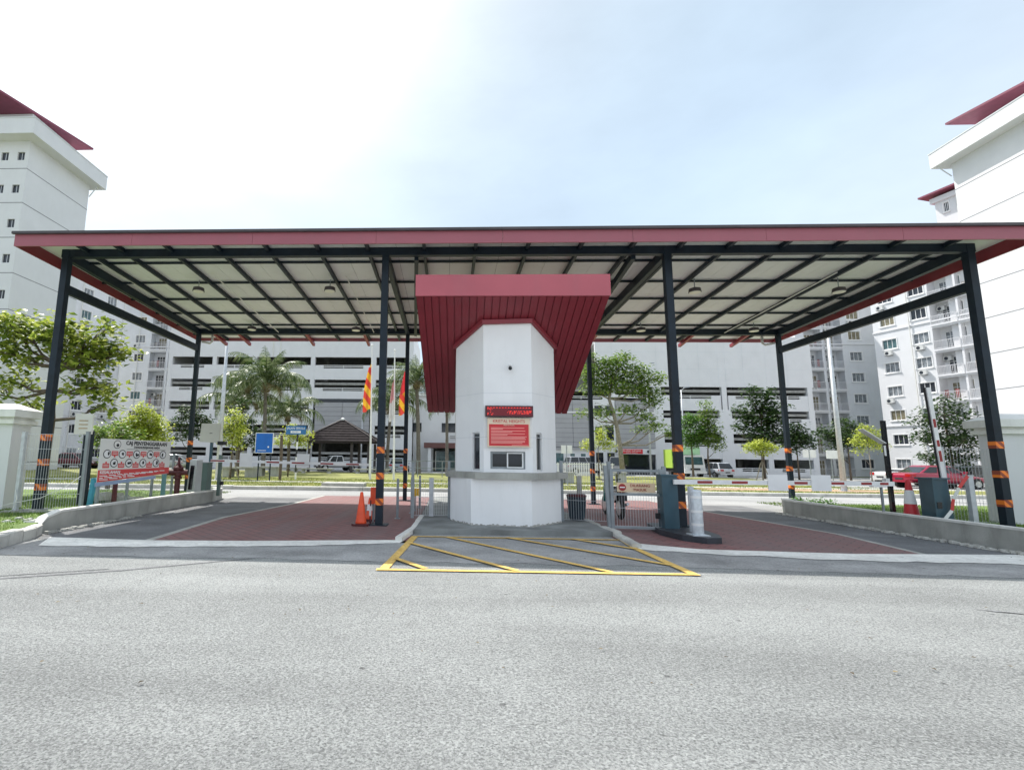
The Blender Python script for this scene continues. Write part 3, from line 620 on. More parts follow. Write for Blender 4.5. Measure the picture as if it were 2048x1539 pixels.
# front face
o, pt, u, n, L_ = wallpanel(bt, up_[0], up_[1], 1.235, 4.74, [(.15, .93, 1.31, 1.70)])
w_ = fill_window(bt, pt, .15, .93, 1.31, 1.70, 'service_window', 'grey_steel', mull=())
b = MB(); 
for a_, c_ in ((.52, .55), (.86, .89)): b.hexa([pt(a_, 1.335, .03), pt(c_, 1.335, .03), pt(c_, 1.335, .07), pt(a_, 1.335, .07), pt(a_, 1.675, .03), pt(c_, 1.675, .03), pt(c_, 1.675, .07), pt(a_, 1.675, .07)])
for e_, g_ in ((1.335, 1.36), (1.655, 1.675)): b.hexa([pt(.55, e_, .03), pt(.86, e_, .03), pt(.86, e_, .07), pt(.55, e_, .07), pt(.55, g_, .03), pt(.86, g_, .03), pt(.86, g_, .07), pt(.55, g_, .07)])
b.build('sliding_sash', 'white_trim', w_)
for i in range(1, 8):
    p, q = up_[i], up_[(i+1) % 8]; ops = []
    if i == 1: ops = [(.16, .42, 1.27, 2.14)]
    if i == 7: ops = [(.60, .86, 1.27, 2.14)]
    ztop = {1: 4.5, 7: 4.5}.get(i, 3.9)
    zt = {1: 4.72, 7: 4.72, 2: 4.35, 6: 4.35}.get(i, 3.65)
    o, pt, u, n, L_ = wallpanel(bt, p, q, 1.235, zt, ops)
    for a in ops: fill_window(bt, pt, a[0], a[1], a[2], a[3], 'slit_window', 'alu', th=.035, d=.03)
for z in (2.02, 3.03):                                     # shadow joints in the render
    b = MB(); k = 1.002; c0 = (1.38, 13.0); b.prism([((x-c0[0])*k+c0[0], (y-c0[1])*k+c0[1]) for x, y in up_], z, z+.008); b.build('render_joint', 'grey_wall', bt)
# wedge roof: sloping slab with seamed underside
rf = MB(); xa, xb = -.75, 3.53; y0, y1 = 11.0, 15.3; T = .47
b = MB(); b.hexa([(xa, y0+.03, zr(y0+.03)+.035), (xb, y0+.03, zr(y0+.03)+.035), (xb-.02, y1, zr(y1)+.035), (xa+.12, y1, zr(y1)+.035), (xa, y0+.03, zr(y0)+T), (xb, y0+.03, zr(y0)+T), (xb-.02, y1, zr(y1)+.5), (xa+.12, y1, zr(y1)+.5)])
roof = b.build('roof', 'maroon', bt)
b = MB(); b.box(xa-.01, y0-.02, zr(y0)-.005, xb+.01, y0+.03, zr(y0)+T+.015); b.build('front_fascia', mat('crimson_fascia', (.47, .105, .135), .5, var=.08, scale=.8, dirt=.25, dcol=(.34, .14, .16)), roof)
NP = 25
for i in range(NP):
    t0, t1 = i/NP, (i+1)/NP
    def X(t, y): 
        s_ = (y-y0)/(y1-y0); return (xa+.12*s_)*(1-t)+(xb-.02*s_)*t
    b = MB(); g_ = .011; P4 = []
    for t_, gg, y in ((t0, g_, y0+.032), (t1, -g_, y0+.032), (t1, -g_, y1), (t0, g_, y1)): P4.append((X(t_, y)+gg, y, zr(y)+.0))
    b.hexa(P4+[(p[0], p[1], p[2]+.034) for p in P4]); b.build('soffit_panel', 'maroon', roof)
# trim round the wall head
for i in (7, 0, 1):
    p, q = up_[i], up_[(i+1) % 8]; P_, Q_ = Vector((*p, 0)), Vector((*q, 0)); u_ = (Q_-P_).normalized(); n_ = Vector((u_.y, -u_.x, 0)); b = MB()
    k = 1.0
    A = P_-u_*.03; B = Q_+u_*.03; za, zb_ = zr(A.y)-.10, zr(B.y)-.10
    v = lambda q_, d, z: q_+n_*d+Vector((0, 0, z))
    b.hexa([v(A, .002, za-.0), v(B, .002, zb_), v(B, .08, zb_-.0), v(A, .08, za), v(A, .002, za+.10), v(B, .002, zb_+.10), v(B, .08, zb_+.10), v(A, .08, za+.10)])
    b.build('head_trim', 'maroon', bt)
# items on the front face
nb = thing('notice_board', 'cream and red notice board headed KRISTAL HEIGHTS on the front of the booth', 'notice board', (1.36, 11.66, 1.80))
b = MB(); b.box(.88, 11.61, 1.80, 1.83, 11.672, 2.45); b.build('frame', 'sign_cream', nb)
b = MB(); b.box(.915, 11.604, 1.825, 1.80, 11.609, 2.31); b.build('red_panel', 'sign_red', nb)
text('KRISTAL HEIGHTS', .098, 'print_red' if False else 'sign_red', nb, (1.36, 11.606, 2.375), (pi/2, 0, 0), sx=.92)
text('PERHATIAN', .045, 'sign_cream', nb, (1.36, 11.601, 2.285), (pi/2, 0, 0))
rn = random.Random(3); zz = 2.235
for ln in (.75, .27, -1, .77, .48, -1, .76, .37, -1, .8, .76, .78, -1, .76, .76, .70, -1):
    if ln < 0: zz -= .012; continue
    b = MB(); b.box(.955, 11.6, zz-.018, .955+ln, 11.603, zz); b.build('print_line', 'print_pink', nb); zz -= .0265
b = MB(); b.box(1.42, 11.6, 1.83, 1.79, 11.603, 1.846); b.build('print_line', 'print_pink', nb)
ld = thing('led_display', 'dark red running-text LED display above the notice board', 'display', (1.37, 11.62, 2.48))
b = MB(); b.box(.83, 11.55, 2.475, 1.90, 11.668, 2.725); b.build('case', 'led_case', ld)
b = MB(); b.box(.86, 11.546, 2.50, 1.87, 11.549, 2.70); b.build('screen', 'led_dim', ld)
b = MB()
for r_ in range(7):
    for c_ in range(60):
        on = (r_ == 6 and c_ % 4 < 2) or (r_ in (1, 2, 3) and c_ > 24 and rn.random() < .5) or (c_ < 8 and rn.random() < .3)
        if on: x = .875+c_*.0165; z = 2.515+r_*.026; b.box(x, 11.543, z, x+.012, 11.5455, z+.014)
b.build('lit_dots', 'led_red', ld, kind='stuff')
cv = thing('security_camera', 'small dome security camera high on the booth front', 'camera', (1.40, 11.62, 3.56))
b = MB(); b.tube([(1.40, 11.69, 3.66), (1.40, 11.60, 3.66), (1.40, 11.58, 3.63)], .03, 8); b.build('bracket', 'white_plastic', cv)
b = MB(); b.sphere((1.40, 11.58, 3.59), .045, 10, 6); b.build('dome', 'black_gloss', cv, smooth=True)

# ================================================================== ISLAND RIGHT, BARRIERS, GATE
b = MB(); b.prism([(4.42, 11.2), (4.55, 10.45), (4.85, 10.12), (5.15, 10.18), (5.32, 10.6), (5.45, 12.2), (5.4, 12.6), (4.6, 12.4)], .009, .12)
b.build('barrier_island', mat('black_paint', (.03, .035, .045), .5, var=.3, scale=4, dirt=.3, dcol=(.12, .12, .12)), kind='structure', origin=(0, 0, 0))
def boom(par, a, c, segs, m1, m2, w=.035, h=.085):
    A, B = Vector(a), Vector(c)
    b = MB(); b.bar(A, B, w, h); o = b.build('arm', m1, par)
    for t0, t1 in segs:
        b = MB(); b.bar(A+(B-A)*t0, A+(B-A)*t1, w+.006, h*.55); b.build('red_stripe', m2, o)
    return o
mat('arm_red', (.30, .03, .03), .5); mat('arm_white', (.80, .80, .80), .5, dirt=.15, dcol=(.5, .5, .5))
br = thing('barrier_gate', 'dark teal barrier machine with its white and red arm lowered across the right lane', 'barrier', (5.0, 11.5, .12))
b = MB(); b.hexa([(4.62, 11.42, .12), (4.93, 11.42, .12), (4.93, 11.75, .12), (4.62, 11.75, .12), (4.60, 11.44, 1.22), (4.93, 11.44, 1.22), (4.93, 11.73, 1.22), (4.60, 11.73, 1.22)]); b.build('cabinet', 'teal_paint', br)
b = MB(); b.box(4.58, 11.40, 1.22, 4.95, 11.76, 1.25); b.build('lid', 'teal_paint', br)
boom(br, (4.82, 11.36, 1.10), (10.15, 12.35, 1.10), [(.10, .165), (.25, .32), (.41, .47), (.53, .59), (.70, .76), (.84, .89), (.93, .97)], 'arm_white', 'arm_red', .04, .10)
for x, nm in ((7.0, 'a'), (8.05, 'b')):
    b = MB(); y = 11.36+(x-4.82)/(5.33)*.99-.03; b.box(x, y-.008, .93, x+.42, y, 1.28); b.build('hanging_plate', 'white_plastic', br)
b = MB(); b.bar((10.15, 12.35, 1.05), (10.15, 12.35, .38), .05, .05); b.build('arm_rest', 'arm_white', br) if False else None
bo = thing('bollard', 'silver taped bollard on the tip of the small black island', 'bollard', (4.86, 10.48, .12))
b = MB(); b.lathe(4.86, 10.48, [(.105, .13), (.105, .95), (.10, .98), (.03, .99)], 18); b.build('tube', 'silver_tape', bo, smooth=False)
b = MB(); b.box(4.70, 10.32, .12, 5.02, 10.64, .135); b.build('foot_plate', 'silver_tape', bo)
for z in (.3, .55, .82):
    b = MB(); b.lathe(4.86, 10.48, [(.107, z), (.107, z+.05)], 18); b.build('tape_band', 'white_plastic', bo)
bk = thing('bollard', 'taller thin grey bollard hidden behind the silver one', 'bollard', (4.98, 10.95, .12))
b = MB(); b.lathe(4.98, 10.95, [(.06, .12), (.06, 1.02), (.02, 1.03)], 12); b.build('tube', 'galvanised', bk)

# second barrier machine (arm raised) behind the right wall
b2 = thing('barrier_gate', 'teal barrier machine behind the right kerb wall with its arm pointing straight up', 'barrier', (10.95, 12.4, .2))
b = MB(); b.hexa([(10.86, 12.2, .2), (11.24, 12.2, .2), (11.28, 12.6, .2), (10.9, 12.6, .2), (10.86, 12.2, 1.22), (11.18, 12.2, 1.22), (11.2, 12.6, 1.22), (10.9, 12.6, 1.22)]); b.build('cabinet', 'teal_paint', b2)
b = MB(); b.box(10.84, 12.17, 1.22, 11.22, 12.62, 1.255); b.build('lid', 'teal_paint', b2)
b = MB(); b.box(10.9, 12.19, .58, 11.0, 12.2, .72); b.build('service_hatch', 'black_gloss', b2)
A, B = Vector((11.22, 12.3, .90)), Vector((11.02, 12.2, 3.3))
b = MB(); b.bar(A, B, .09, .04, (0, 1, 0)); arm = b.build('arm', 'arm_white', b2)
b = MB(); b.bar(A+Vector((-.06, .02, .2)), B+Vector((-.06, .02, 0)), .03, .03, (0, 1, 0)); b.build('edge_strip', 'black_rubber', arm)
for t0, t1 in ((.30, .40), (.44, .50), (.62, .70)):
    b = MB(); b.bar(A+(B-A)*t0, A+(B-A)*t1, .06, .046, (0, 1, 0)); b.build('red_stripe', 'arm_red', arm)
tp = thing('barrier_tape', 'red and white plastic tape strung limply from a post to the barrier machine', 'tape', (11.3, 12.1, .3))
b = MB(); pts = [(11.45, 12.0, 1.32), (11.25, 12.02, 1.05), (11.17, 12.1, .8), (11.13, 12.12, .55), (10.95, 12.12, .35)]
for i in range(len(pts)-1):
    p, q = Vector(pts[i]), Vector(pts[i+1]); b = MB(); b.bar(p, q, .07, .006, (0, 1, 0)); b.build('tape_length', 'print_white' if i % 2 else 'print_red', tp)
gp = thing('grey_post', 'short galvanised post right of the raised barrier, tape tied to its top', 'post', (11.5, 12.05, .2))
b = MB(); b.box(11.45, 12.0, .2, 11.55, 12.1, 1.3); b.build('shaft', 'galvanised', gp)
b = MB(); b.box(11.44, 11.99, 1.3, 11.56, 12.11, 1.33); b.build('cap', 'galvanised', gp)
def cone(name, label, loc, h, r, body, bandm, base, bands, sq=.18, gr=None):
    t = thing(name, label, 'traffic cone', loc, gr); x, y, z = loc
    b = MB(); b.prism([(x-sq, y-sq*.7), (x-sq*.7, y-sq), (x+sq*.7, y-sq), (x+sq, y-sq*.7), (x+sq, y+sq*.7), (x+sq*.7, y+sq), (x-sq*.7, y+sq), (x-sq, y+sq*.7)], z, z+.05); b.build('base', base, t)
    b = MB(); b.lathe(x, y, [(r, z+.05), (r*.93, z+.09), (r*.28, z+h-.03), (r*.22, z+h)], 18); b.build('body', body, t, smooth=True)
    for z0, z1 in bands:
        rr = lambda q: r*.93+(r*.28-r*.93)*(q-.09)/(h-.12)+.004
        b = MB(); b.lathe(x, y, [(rr(z0), z+z0), (rr(z1), z+z1)], 18); b.build('reflective_sleeve', bandm, t)
    return t
cone('traffic_cone', 'plain orange traffic cone with dark base left of the inner left post', (-1.96, 11.75, .008), .74, .13, 'orange_plastic', 'print_white', 'maroon_metal', [], .19)
cone('traffic_cone', 'tall red and white cone behind the right kerb wall beside the teal machine', (10.97, 12.95, .2), .98, .17, 'red_plastic', 'print_white', 'red_plastic', [(.42, .74)], .2)
cone('traffic_cone', 'small orange and white cone just behind the inner left post', (-1.9, 12.6, .008), .55, .1, 'orange_plastic', 'print_white', 'maroon_metal', [(.25, .4)], .15)
ob = thing('orange_marker', 'orange plastic delineator block tucked behind the inner left post', 'marker', (-1.72, 12.2, .5))
b = MB(); b.box(-1.82, 12.14, .45, -1.68, 12.24, .83); b.build('block', 'orange_plastic', ob)
b = MB(); b.box(-1.77, 12.17, .008, -1.73, 12.21, .45); b.build('stake', 'grey_steel', ob)
mp_ = thing('marker_post', 'thin dark post wrapped in red and white beside the orange cone', 'post', (-1.75, 11.98, 0))
b = MB(); b.box(-1.80, 11.96, .008, -1.77, 11.99, .55); b.build('shaft', 'maroon_metal', mp_)
b = MB(); b.box(-1.81, 11.95, .2, -1.76, 11.958, .42); b.build('wrap', 'print_white', mp_)
bpo = thing('sensor_pole', 'tall black pole with a slanted white solar plate behind the right kerb wall', 'pole', (10.85, 13.3, .2))
b = MB(); b.box(10.80, 13.26, .2, 10.88, 13.34, 2.62); b.build('shaft', 'black_gloss', bpo)
b = MB(); b.bar((10.79, 13.3, 2.05), (10.32, 13.35, 2.4), .02, .2, (0, 1, 0)); b.build('slanted_plate', 'white_plastic', bpo)
b = MB(); b.box(10.71, 13.24, 1.08, 10.80, 13.36, 1.2); b.build('sensor_box', 'white_plastic', bpo)
b = MB(); b.box(10.745, 13.235, 1.75, 10.79, 13.245, 2.0); b.build('tag', 'white_plastic', bpo)
cm_ = thing('camera_pole', 'low camera on a white bracket at the end of the lowered arm', 'camera', (10.3, 12.9, .2))
b = MB(); b.box(10.28, 12.88, .2, 10.32, 12.92, 1.0); b.build('stalk', 'grey_steel', cm_)
b = MB(); b.box(10.08, 12.83, 1.0, 10.38, 12.97, 1.13); b.build('housing', 'white_plastic', cm_)

# mesh panels and the pedestrian gate
def mesh_panel(par, p, q, z0, z1, gap=.06, m='galvanised', rows=3, r=.0024):
    P, Q = Vector((*p, 0)), Vector((*q, 0)); n = max(2, int((Q-P).length/gap)); b = MB()
    for i in range(n+1):
        c = P+(Q-P)*(i/n); b.bar(c+Vector((0, 0, z0)), c+Vector((0, 0, z1)), r*2, r*2, (0, 1, 0))
    o = b.build('wire_bars', m, par, kind='stuff')
    for k in range(rows):
        z = z0+(z1-z0)*(k/(rows-1)); b = MB(); b.bar(P+Vector((0, 0, z)), Q+Vector((0, 0, z)), r*2.6, r*3.2); b.build('wire_rail', m, par)
    return o
def post(par, x, y, z0, z1, s=.035, m='grey_steel', name='post'):
    b = MB(); b.box(x-s, y-s, z0, x+s, y+s, z1); b.build(name, m, par)
    b = MB(); b.box(x-s-.006, y-s-.006, z1, x+s+.006, y+s+.006, z1+.015); b.build(name+'_cap', m, par)
f1 = thing('mesh_fence', 'grey wire mesh fence panel joining the left side of the booth', 'fence', (-.4, 12.9, .1))
post(f1, -.86, 12.6, .1, 1.42); post(f1, .02, 12.75, .1, 1.45, .03); mesh_panel(f1, (-.82, 12.6), (0, 12.75), .16, 1.02, .055)
f1b = thing('grey_post', 'square galvanised post with flat cap inside the left mesh fence', 'post', (-.42, 13.1, .1)); post(f1b, -.42, 13.1, .1, 1.02, .055, 'galvanised', 'shaft')
f2 = thing('mesh_fence', 'tall wire mesh fence panel between the booth and the pedestrian gate', 'fence', (3.2, 12.6, .1))
post(f2, 2.72, 12.62, .1, 1.5, .035); mesh_panel(f2, (2.76, 12.62), (3.68, 12.35), .14, 1.48, .055, rows=4); post(f2, 3.72, 12.2, .1, 1.5, .035)
f2b = thing('grey_post', 'square tan post standing behind the mesh right of the booth', 'post', (3.38, 13.6, .1)); post(f2b, 3.38, 13.6, .1, 1.12, .055, 'concrete', 'shaft')
gt_ = thing('pedestrian_gate', 'grey steel framed pedestrian gate with a no entry plate', 'gate', (4.3, 11.75, .01))
GX0, GX1, GY0, GY1 = 3.62, 4.66, 11.72, 11.62
def gbar(p, q, w=.06, h=.05, nm='frame_bar', m='grey_steel'):
    b = MB(); b.bar(p, q, w, h, (0, 1, 0)); b.build(nm, m, gt_)
gbar((3.56, 11.75, .01), (3.50, 11.75, 1.42), nm='hinge_post', w=.07, h=.07); gbar((4.73, 11.63, .01), (4.73, 11.63, 1.42), nm='latch_post', w=.07, h=.07)
gbar((GX0, GY0, .06), (GX0, GY0, 1.36), .07); gbar((GX1, GY1, .06), (GX1, GY1, 1.36), .07)
for z in (.09, .80, 1.32): gbar((GX0+.035, GY0, z), (GX1-.035, GY1, z), .05, .06)
mesh_panel(gt_, (GX0+.04, GY0), (GX1-.04, GY1), .12, 1.28, .055, rows=4)
b = MB(); b.box(4.50, 11.585, .30, 4.60, 11.61, .42); b.build('latch_box', 'black_rubber', gt_)
b = MB(); b.bar((3.72, 11.66, .955), (4.52, 11.585, .955), .20, .008, (0, 1, 0)); pl = b.build('no_entry_plate', mat('plate_cream', (.66, .50, .33), .5), gt_)
ng = radians(-5.3)
b = MB(); b.disc((3.83, 11.640, .955), (0.09, 1, 0), .078, 20, .006); b.build('red_disc', mat('dull_red', (.32, .03, .03), .6), pl)
b = MB(); b.bar((3.775, 11.640, .955), (3.885, 11.630, .955), .022, .004, (0, 1, 0)); b.build('white_bar', 'print_white', pl)
text('DILARANG', .085, 'dull_red', pl, (4.20, 11.604, .995), (pi/2, 0, ng)); text('MASUK', .085, 'dull_red', pl, (4.20, 11.604, .905), (pi/2, 0, ng))
bn = thing('dustbin', 'dark slatted round dustbin behind the mesh right of the booth', 'bin', (3.12, 12.85, .1))
b = MB(); b.lathe(3.12, 12.85, [(.16, .1), (.17, .14), (.225, .62), (.235, .64), (.22, .66), (.19, .66), (.16, .3)], 20, False); b.build('drum', mat('bin_plastic', (.025, .04, .055), .5, var=.2), bn, smooth=True)
b = MB(); b.lathe(3.12, 12.85, [(.235, .66), (.24, .69), (.2, .72), (.02, .73)], 20); b.build('rim', 'maroon_metal', bn)
for k in range(20):
    a = 2*pi*k/20; b = MB(); b.bar((3.12+.178*cos(a), 12.85+.178*sin(a), .16), (3.12+.222*cos(a), 12.85+.222*sin(a), .58), .012, .012); b.build('slat', 'teal_paint', bn)

# motorbike seen end-on behind the gate
mb_ = thing('motorbike', 'white and teal underbone motorbike parked behind the pedestrian gate', 'motorbike', (4.35, 15.0, .008))
mx_, my = 4.56, 14.7
def wheel(par, c, r, w, axis, rim=.65):
    c = Vector(c); ax = Vector(axis).normalized()
    b = MB(); ring = []
    b.tube([c-ax*w/2, c-ax*w*.3, c+ax*w*.3, c+ax*w/2], [r*.92, r, r, r*.92], 18); t_ = b.build('tyre', 'tyre', par)
    b = MB(); b.tube([c-ax*(w/2+.006), c+ax*(w/2+.006)], r*rim, 14); b.build('rim', 'rim', t_); return t_
wheel(mb_, (mx_, my-.62, .30), .29, .09, (1, 0, 0)); wheel(mb_, (mx_, my+.62, .30), .29, .09, (1, 0, 0))
b = MB(); b.hexa([(mx_-.09, my-.45, .42), (mx_+.09, my-.45, .42), (mx_+.08, my+.5, .38), (mx_-.08, my+.5, .38), (mx_-.14, my-.75, .80), (mx_+.14, my-.75, .80), (mx_+.12, my+.15, .70), (mx_-.12, my+.15, .70)]); b.build('body', 'black_gloss', mb_)
b = MB(); b.hexa([(mx_-.15, my+.35, .4), (mx_+.15, my+.35, .4), (mx_+.13, my+.5, .4), (mx_-.13, my+.5, .4), (mx_-.11, my+.25, .98), (mx_+.11, my+.25, .98), (mx_+.1, my+.4, .98), (mx_-.1, my+.4, .98)]); b.build('leg_shield', mat('bike_teal', (.03, .2, .2), .3), mb_)
b = MB(); b.hexa([(mx_-.12, my-.75, .78), (mx_+.12, my-.75, .78), (mx_+.11, my+.1, .74), (mx_-.11, my+.1, .74), (mx_-.1, my-.75, .88), (mx_+.1, my-.75, .88), (mx_+.09, my+.1, .82), (mx_-.09, my+.1, .82)]); b.build('saddle', 'black_rubber', mb_)
b = MB(); b.tube([(mx_-.34, my+.3, 1.02), (mx_, my+.36, .98), (mx_+.34, my+.3, 1.02)], .016, 8); b.build('handlebar', 'black_rubber', mb_)
for s_ in (-1, 1):
    b = MB(); b.hexa([(mx_+s_*.1, my-.6, .5), (mx_+s_*.12, my-.6, .5), (mx_+s_*.12, my+.1, .45), (mx_+s_*.1, my+.1, .45), (mx_+s_*.13, my-.8, .72), (mx_+s_*.155, my-.8, .72), (mx_+s_*.14, my+.1, .66), (mx_+s_*.12, my+.1, .66)]); b.build('side_cover', 'white_plastic', mb_)
    b = MB(); b.tube([(mx_+s_*.26, my+.3, 1.02), (mx_+s_*.3, my+.3, 1.2)], .007, 6); b.box(mx_+s_*.3-.06, my+.28, 1.18, mx_+s_*.3+.06, my+.31, 1.25); b.build('mirror', 'black_gloss', mb_)
b = MB(); b.box(mx_-.09, my-.92, .5, mx_+.09, my-.9, .64); b.build('number_plate', 'print_black', mb_)
b = MB(); b.box(mx_-.08, my-.80, .72, mx_+.08, my-.76, .8); b.build('tail_lamp', 'lens_red', mb_)
b = MB(); b.tube([(mx_+.12, my-.2, .3), (mx_+.14, my-.8, .42)], .04, 8); b.build('exhaust', 'rim', mb_)
# low kerb edging strip by the motorbike
b = MB(); b.box(2.95, 17.6, .1, 4.4, 17.75, .2)

# little fences behind the inner left post (grey stanchions)
for i, (x, y) in enumerate(((-1.28, 13.2), (-1.02, 14.6), (-.88, 16.2))):
    t = thing('stanchion', ['grey steel stanchion nearest the inner left post', 'middle grey steel stanchion in the row behind the inner left post', 'farthest grey steel stanchion in the row behind the inner left post'][i], 'post', (x, y, 0), 'grey stanchions beside the left lane')
    b = MB(); b.box(x-.03, y-.03, .008, x+.03, y+.03, 1.0); b.build('shaft', 'grey_steel', t)
    b = MB(); b.box(x-.07, y-.07, .008, x+.07, y+.07, .02); b.build('foot', 'grey_steel', t)
yb = thing('yellow_box', 'small yellow box on a stalk left of the mesh fence by the booth', 'box', (-.95, 15.2, 0))
b = MB(); b.box(-1.08, 15.1, .44, -.84, 15.25, .66); b.build('case', mat('yellow_plastic', (.85, .48, .02), .5), yb)
b = MB(); b.box(-.98, 15.15, .008, -.94, 15.19, .44); b.build('stalk', 'grey_steel', yb)

# ================================================================== LEFT SIDE: PILLARS, FENCES, BANNER, TICKET MACHINE
def pillar(x0, x1, y0, y1, h, label):
    t = thing('gate_pillar', label, 'pillar', ((x0+x1)/2, (y0+y1)/2, .2))
    b = MB(); b.box(x0, y0, .2, x1, y1, h); b.build('shaft', 'white_wall', t)
    for dz0, dz1, e in ((0, .10, .09), (.10, .16, .04), (.16, .34, .17)):
        b = MB(); b.box(x0-e, y0-e, h+dz0, x1+e, y1+e, h+dz1); b.build('cap_course', 'pillar_stone', t)
    cx, cy, e = (x0+x1)/2, (y0+y1)/2, .17; z = h+.34
    b = MB(); b.add([(x0-e, y0-e, z), (x1+e, y0-e, z), (x1+e, y1+e, z), (x0-e, y1+e, z), (x0+.2, y0+.2, z+.16), (x1-.2, y0+.2, z+.16), (x1-.2, y1-.2, z+.16), (x0+.2, y1-.2, z+.16)], [(0, 1, 5, 4), (1, 2, 6, 5), (2, 3, 7, 6), (3, 0, 4, 7), (4, 5, 6, 7)]); b.build('cap_top', 'pillar_stone', t)
    return t
pillar(-11.8, -10.4, 11.7, 12.25, 2.2, 'white plastered gate pillar with stepped stone cap at the left edge')
pillar(13.2, 14.6, 12.9, 13.45, 2.3, 'white plastered gate pillar with stepped stone cap at the right edge')
fA = thing('mesh_fence', 'galvanised wire mesh fence panel between the left pillar and the banner', 'fence', (-9.1, 11.5, .2))
post(fA, -9.68, 11.25, .2, 1.98, .04, 'galvanised'); post(fA, -8.45, 11.62, .2, 2.02, .035, 'grey_steel'); mesh_panel(fA, (-9.63, 11.26), (-8.49, 11.60), .26, 1.95, .05, rows=6)
b = MB(); b.bar((-9.9, 11.15, .19), (-8.4, 11.63, .19), .16, .1); b.build('footing', 'concrete', fA)
fB = thing('mesh_fence', 'dark wire mesh fence running back behind the banner on the left wall', 'fence', (-8.6, 14, .2))
for k in range(4): post(fB, -8.42-.13*k, 12.1+1.35*k, .2, 1.55, .03, 'grey_steel')
mesh_panel(fB, (-8.44, 12.1), (-8.85, 16.3), .28, 1.5, .07, rows=5)
fC = thing('mesh_fence', 'galvanised wire mesh fence panel left of the right corner post', 'fence', (11.9, 12.6, .2))
post(fC, 11.62, 12.75, .2, 1.95, .04, 'galvanised'); post(fC, 12.42, 12.3, .2, 1.98, .04, 'galvanised'); mesh_panel(fC, (11.66, 12.73), (12.38, 12.32), .28, 1.92, .055, rows=5)

# banner
bn2 = thing('banner', 'white and red banner headed CAJ PENYENGGARAAN tied to the fence by the left lane', 'banner', (-8.6, 14, .9))
BA, BB = Vector((-8.4, 12.0, 0)), Vector((-7.82, 14.1, 0)); bu = (BB-BA).normalized(); bn_ = Vector((bu.y, -bu.x, 0)); BL = (BB-BA).length; brz = math.atan2(bu.y, bu.x)
def bp(u_, z, d=0): return BA+bu*u_+bn_*d+Vector((0, 0, z))
def bbox(u0_, u1_, z0, z1, d0, d1, nm, m, par=bn2, dz0=0, dz1=0):
    b = MB(); b.hexa([bp(u0_, z0, d1), bp(u1_, z0+dz0, d1), bp(u1_, z0+dz0, d0), bp(u0_, z0, d0), bp(u0_, z1, d1), bp(u1_, z1+dz1, d1), bp(u1_, z1+dz1, d0), bp(u0_, z1, d0)]); return b.build(nm, m, par)
bbox(0, BL, .84, 1.89, 0, .012, 'sheet', 'sign_white', dz0=.17); bbox(0, BL, .845, 1.13, .012, .015, 'red_band', 'print_red', dz0=.17, dz1=.05); bbox(-.04, BL*.8, .74, .835, .0, .010, 'blue_hem', mat('hem_blue', (.30, .38, .55), .6), dz0=.14, dz1=.12)
text('CAJ PENYENGGARAAN', .135, 'print_black', bn2, tuple(bp(1.37, 1.80, .017)), (pi/2, 0, brz), bold=.004, sx=.94)
text('TANGGUNGJAWAB ANDA', .07, 'print_black', bn2, tuple(bp(1.37, 1.70, .017)), (pi/2, 0, brz), bold=.002)
text('KESALAHAN', .10, 'print_white', bn2, tuple(bp(.05, 1.075, .018)), (pi/2, 0, brz), align='LEFT', bold=.003)
bbox(.75, 2.0, 1.645, 1.653, .012, .015, 'rule', 'print_black')
def disk(u_, z, r, m, d, nm, par=bn2): 
    b = MB(); b.disc(bp(u_, z, d), bn_, r, 20, .003); return b.build(nm, m, par)
disk(.46, 1.76, .105, 'print_black', .014, 'emblem'); disk(.46, 1.76, .09, 'sign_white', .017, 'emblem_field'); disk(.47, 1.74, .04, 'print_black', .02, 'emblem_mark')
for k in range(5):
    u1_ = .20+k*.43; u2_ = .415+k*.43
    for (uu, z, lu, lz) in ((u1_, 1.52, u1_-.005, 1.24), (u2_, 1.30, u2_, 1.54)):
        if uu > BL-.08: continue
        disk(uu, z, .108, 'print_black', .014, 'pictogram'); disk(uu, z, .088, 'print_white', .017, 'pictogram_field')
        rnp = random.Random(k*7+int(z*100))
        for q in range(3): b = MB(); a, c, e = rnp.uniform(-.05, .02), rnp.uniform(-.06, .01), rnp.uniform(.03, .055); b.hexa([bp(uu+a, z+c, .022), bp(uu+a+e, z+c, .022), bp(uu+a+e, z+c, .019), bp(uu+a, z+c, .019), bp(uu+a, z+c+.055, .022), bp(uu+a+e, z+c+.055, .022), bp(uu+a+e, z+c+.055, .019), bp(uu+a, z+c+.055, .019)]); b.build('pictogram_mark', 'print_black', bn2)
        up2 = lz > 1.4
        bbox(lu-.09, lu+.09, lz-.06, lz+.055, .012, .015, 'red_tag', 'print_red')
        bbox(lu-.02, lu+.02, (lz-.10 if up2 else lz+.055), (lz-.06 if up2 else lz+.095), .012, .015, 'tag_arrow', 'print_red')
        for q in (-.02, .02): bbox(lu-.07, lu+.07, lz+q-.006, lz+q+.006, .0155, .0165, 'print_line', 'sign_white')
for j, z in enumerate((.99, .94, .90)):
    u_ = .05; rj = random.Random(j)
    while u_ < (2.0, 1.8, .9)[j]:
        w__ = rj.uniform(.07, .24); g_ = .17*(u_/BL)*(1-j*.0) if j else .12*(u_/BL); bbox(u_, u_+w__, z+g_-.010, z+g_+.010, .0155, .0165, 'print_line', 'print_white'); u_ += w__+.04
def stake(name, label, x, y, z1, s, m, lean=0):
    t = thing(name, label, 'post', (x, y, .2)); b = MB(); b.tube([(x, y, .2), (x+lean, y, z1)], s, 10); b.build('shaft', m, t)
    b = MB(); b.lathe(x+lean, y, [(s*1.05, z1), (s*.6, z1+.02)], 10); b.build('cap', m, t); return t
stake('blue_pipe', 'light blue pipe post under the near end of the banner', -8.62, 12.15, .92, .07, 'blue_pole', .05)
